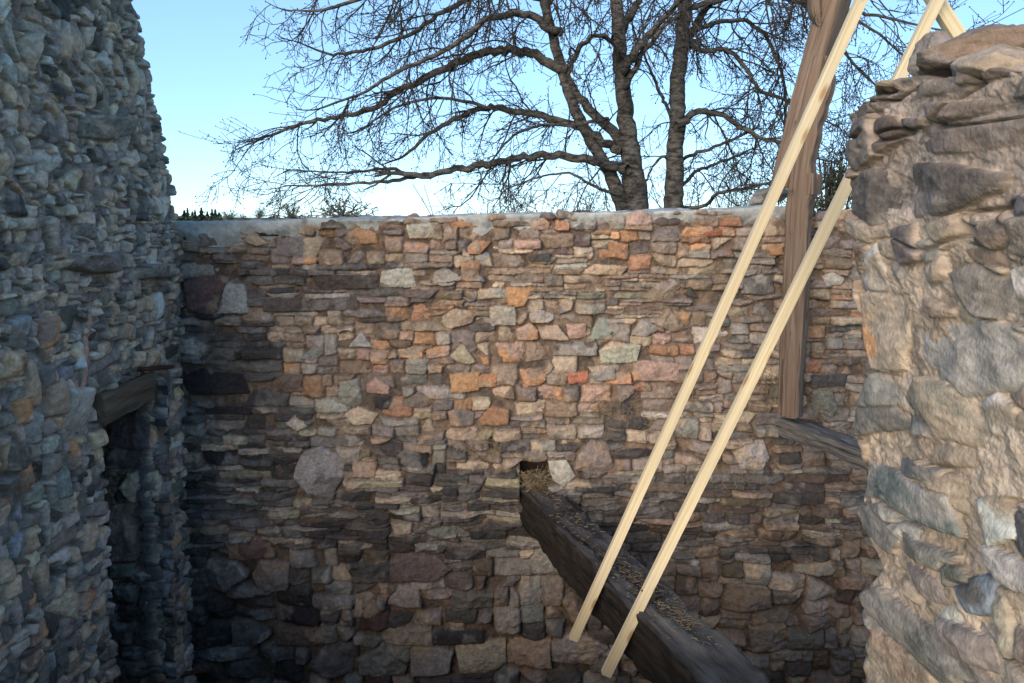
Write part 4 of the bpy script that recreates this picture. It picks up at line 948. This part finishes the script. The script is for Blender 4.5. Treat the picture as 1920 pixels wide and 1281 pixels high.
# far trees on the skyline
def far_tree(label, px, Y, hpx, wpx, seed, group, name='oak_tree', bare=True, basepy=412):
    rng = np.random.default_rng(seed); b = at(px, basepy, Y); b[2] = GZ-.2; Hh = hpx*Y/F; Wd = wpx*Y/F
    root = empty(name, tuple(b)); tag(root, label, 'tree', group)
    if bare:
        tr = [(np.array([b, b+[0, 0, Hh*.2], b+[Wd*.02, 0, Hh*.5]]), np.array([Wd*.05, Wd*.04, Wd*.02]))]
        V, Q = tubes(tr, [7]); link('trunk', mesh_np('trunk', V, Q), MFTW, root)
        tw = []
        for k in range(22):
            an = rng.uniform(0, 2*math.pi); el = rng.uniform(.1, 1.35)
            d = np.array((math.cos(an)*math.cos(el)*Wd*.5/Hh*2.5, math.sin(an)*math.cos(el)*Wd*.5/Hh*2.5, math.sin(el)*.85)); L = Hh*.72*np.linalg.norm(d)*rng.uniform(.8, 1.05)
            n = 6; p = b+[0, 0, Hh*rng.uniform(.2, .35)]; pts = [p]; d = d/np.linalg.norm(d)
            for i in range(n): d = d+rng.normal(0, .18, 3); d /= np.linalg.norm(d); pts.append(pts[-1]+d*L/n)
            pts = np.array(pts); tw.append((pts, np.linspace(Wd*.022, Wd*.010, n+1)))
            for m in range(16):
                i = rng.integers(1, n+1); dd = d*.6+rng.normal(0, .6, 3); dd /= np.linalg.norm(dd); q = [pts[i]]; l2 = Hh*rng.uniform(.10, .26)
                for j in range(3): dd = dd+rng.normal(0, .25, 3); dd /= np.linalg.norm(dd); q.append(q[-1]+dd*l2/3)
                tw.append((np.array(q), np.linspace(Wd*.014, Wd*.010, 4)))
        V, Q = tubes(tw, [3]*len(tw)); link('crown', mesh_np('crown', V, Q), MFTW, root)
    else:
        V, Q = tubes([(np.array([b, b+[0, 0, Hh]]), np.array([Wd*.06, Wd*.015]))], [6]); link('trunk', mesh_np('trunk', V, Q), MFTW, root)
        V = []; T = []; k = 0
        for i in range(420):
            t = rng.random()**.8; z = Hh*(.08+.92*t); rad = Wd*.75*(1-t)*rng.uniform(.2, 1.25)*(.7+.3*math.sin(t*21+seed))+Wd*.06*rng.random(); an = rng.uniform(0, 2*math.pi)
            o = b+np.array((0, 0, z)); e = o+np.array((math.cos(an)*rad, math.sin(an)*rad, -rad*.25)); w = Wd*.11
            sd_ = np.array((-math.sin(an), math.cos(an), rng.normal(0, .6)))*w
            V += [o, e+sd_, e-sd_, e+np.array((0, 0, w))]; T += [(k, k+1, k+3), (k, k+3, k+2)]; k += 4
        link('crown', mesh_np('crown', np.array(V), np.array(T), smooth=False), MNEED, root)
gS = 'bare trees on the far skyline'
far_tree('bare oak on the skyline, dark rounded crown left of the wide pale one', 545, 210, 36, 46, 1, gS)
far_tree('widest pale bare tree on the skyline under the tip of the long bough', 643, 180, 52, 80, 2, gS)
far_tree('slim upright bare tree on the skyline right of the conifers', 487, 230, 36, 15, 3, gS)
far_tree('low round bare bush on the skyline beside the dark oak', 512, 220, 22, 28, 4, gS)
far_tree('low straggly bare tree at the right end of the conifer row', 432, 240, 26, 26, 5, gS)
far_tree('very small bare bush on the skyline between two bare trees', 460, 240, 18, 18, 6, gS)
rg = np.random.default_rng(12)
for i, (x, h) in enumerate([(346,22),(352,27),(361,20),(366,24),(378,27),(389,20),(398,26),(404,25),(411,18)]):
    far_tree('small dark conifer in the distant row beside the gable wall', x, 260+rg.normal(0, 6), h, rg.uniform(10, 17), 20+i, 'distant row of dark conifers', name='conifer_tree', bare=False)
V = []; Q = []; hb = 0
hr = np.random.default_rng(2)
for k in range(1600):
    p = at(hr.uniform(325, 415), 408, 262+hr.normal(0, 2)); p[2] = GZ+hr.uniform(0, 1.9); s = .5
    d = hr.normal(0, 1, 3); d /= np.linalg.norm(d); a_ = np.cross(d, (0.1, .3, 1)); a_ /= np.linalg.norm(a_); c_ = np.cross(d, a_)
    V += [p-a_*s, p+c_*s, p+a_*s, p-c_*s]; Q.append((hb, hb+1, hb+2, hb+3)); hb += 4
tag(link('field_hedge', mesh_np('field_hedge', np.array(V), np.array(Q), smooth=False), MNEED), 'low dark hedge along the far green field under the conifers', 'hedge')

# ------------------------------------------------------------------ power lines
def wire(label, p0, p1, Y0, Y1):
    a_ = at(*p0, Y0); b_ = at(*p1, Y1); t = np.linspace(0, 1, 24)[:, None]; p = a_*(1-t)+b_*t; p[:, 2] -= .5*(t*(1-t))[:, 0]
    V, Q = tubes([(p, np.full(24, .009))], [5]); return tag(link('power_line', mesh_np('power_line', V, Q), MWIRE), label, 'cable', 'overhead cables at the right')
wire('uppermost overhead cable in the right hand sky', (2000, -25), (1400, 262), 16, 40)
wire('middle overhead cable, just under the uppermost one in the right hand sky', (2000, 8), (1400, 282), 16, 40)
wire('lowest of the overhead cables, mostly hidden by the pier head', (2000, 44), (1400, 296), 16, 40)

# ------------------------------------------------------------------ ground with the pit, pit floor, far field
def ground():
    xs = [-3000, -300, -40, -3.2, 3.9, 40, 300, 3000]; ys = [-3000, -300, -30, 2.4, 5.45, 40, 300, 4000]  # pit sides are out of view; near edge set forward to shade the pit
    V = [(x, y, GZ) for y in ys for x in xs]; n = len(xs); Fq = []
    for j in range(len(ys)-1):
        for i in range(n-1):
            if xs[i] == -3.2 and ys[j] == 2.4: continue
            Fq.append((j*n+i, j*n+i+1, (j+1)*n+i+1, (j+1)*n+i))
    i0 = xs.index(-3.2); j0 = ys.index(2.4); ring = [j0*n+i0, j0*n+i0+1, (j0+1)*n+i0+1, (j0+1)*n+i0]
    b = len(V)
    for r in ring: V.append((V[r][0], V[r][1], FZ-.05))
    for k in range(4): Fq.append((ring[k], ring[(k+1) % 4], b+(k+1) % 4, b+k))
    return mesh_np('ground', np.array(V), np.array(Fq), smooth=False)
tag(link('ground', ground(), MGRASS), kind='structure')
fx = np.linspace(-3.2, 3.9, 120); fy = np.linspace(2.4, 5.45, 90); Uf, Vf = np.meshgrid(fx, fy)
Pf = np.stack([Uf, Vf, FZ+.10*fbm(Uf*2, Vf*2, 51, 4)], -1)
MSOIL = noise_mat('pit_soil', (.035, .028, .022), (.09, .075, .06), scale=7)
tag(link('floor', mesh_np('floor', Pf.reshape(-1, 3), grid_faces(90, 120)), MSOIL), kind='structure')
print('built')
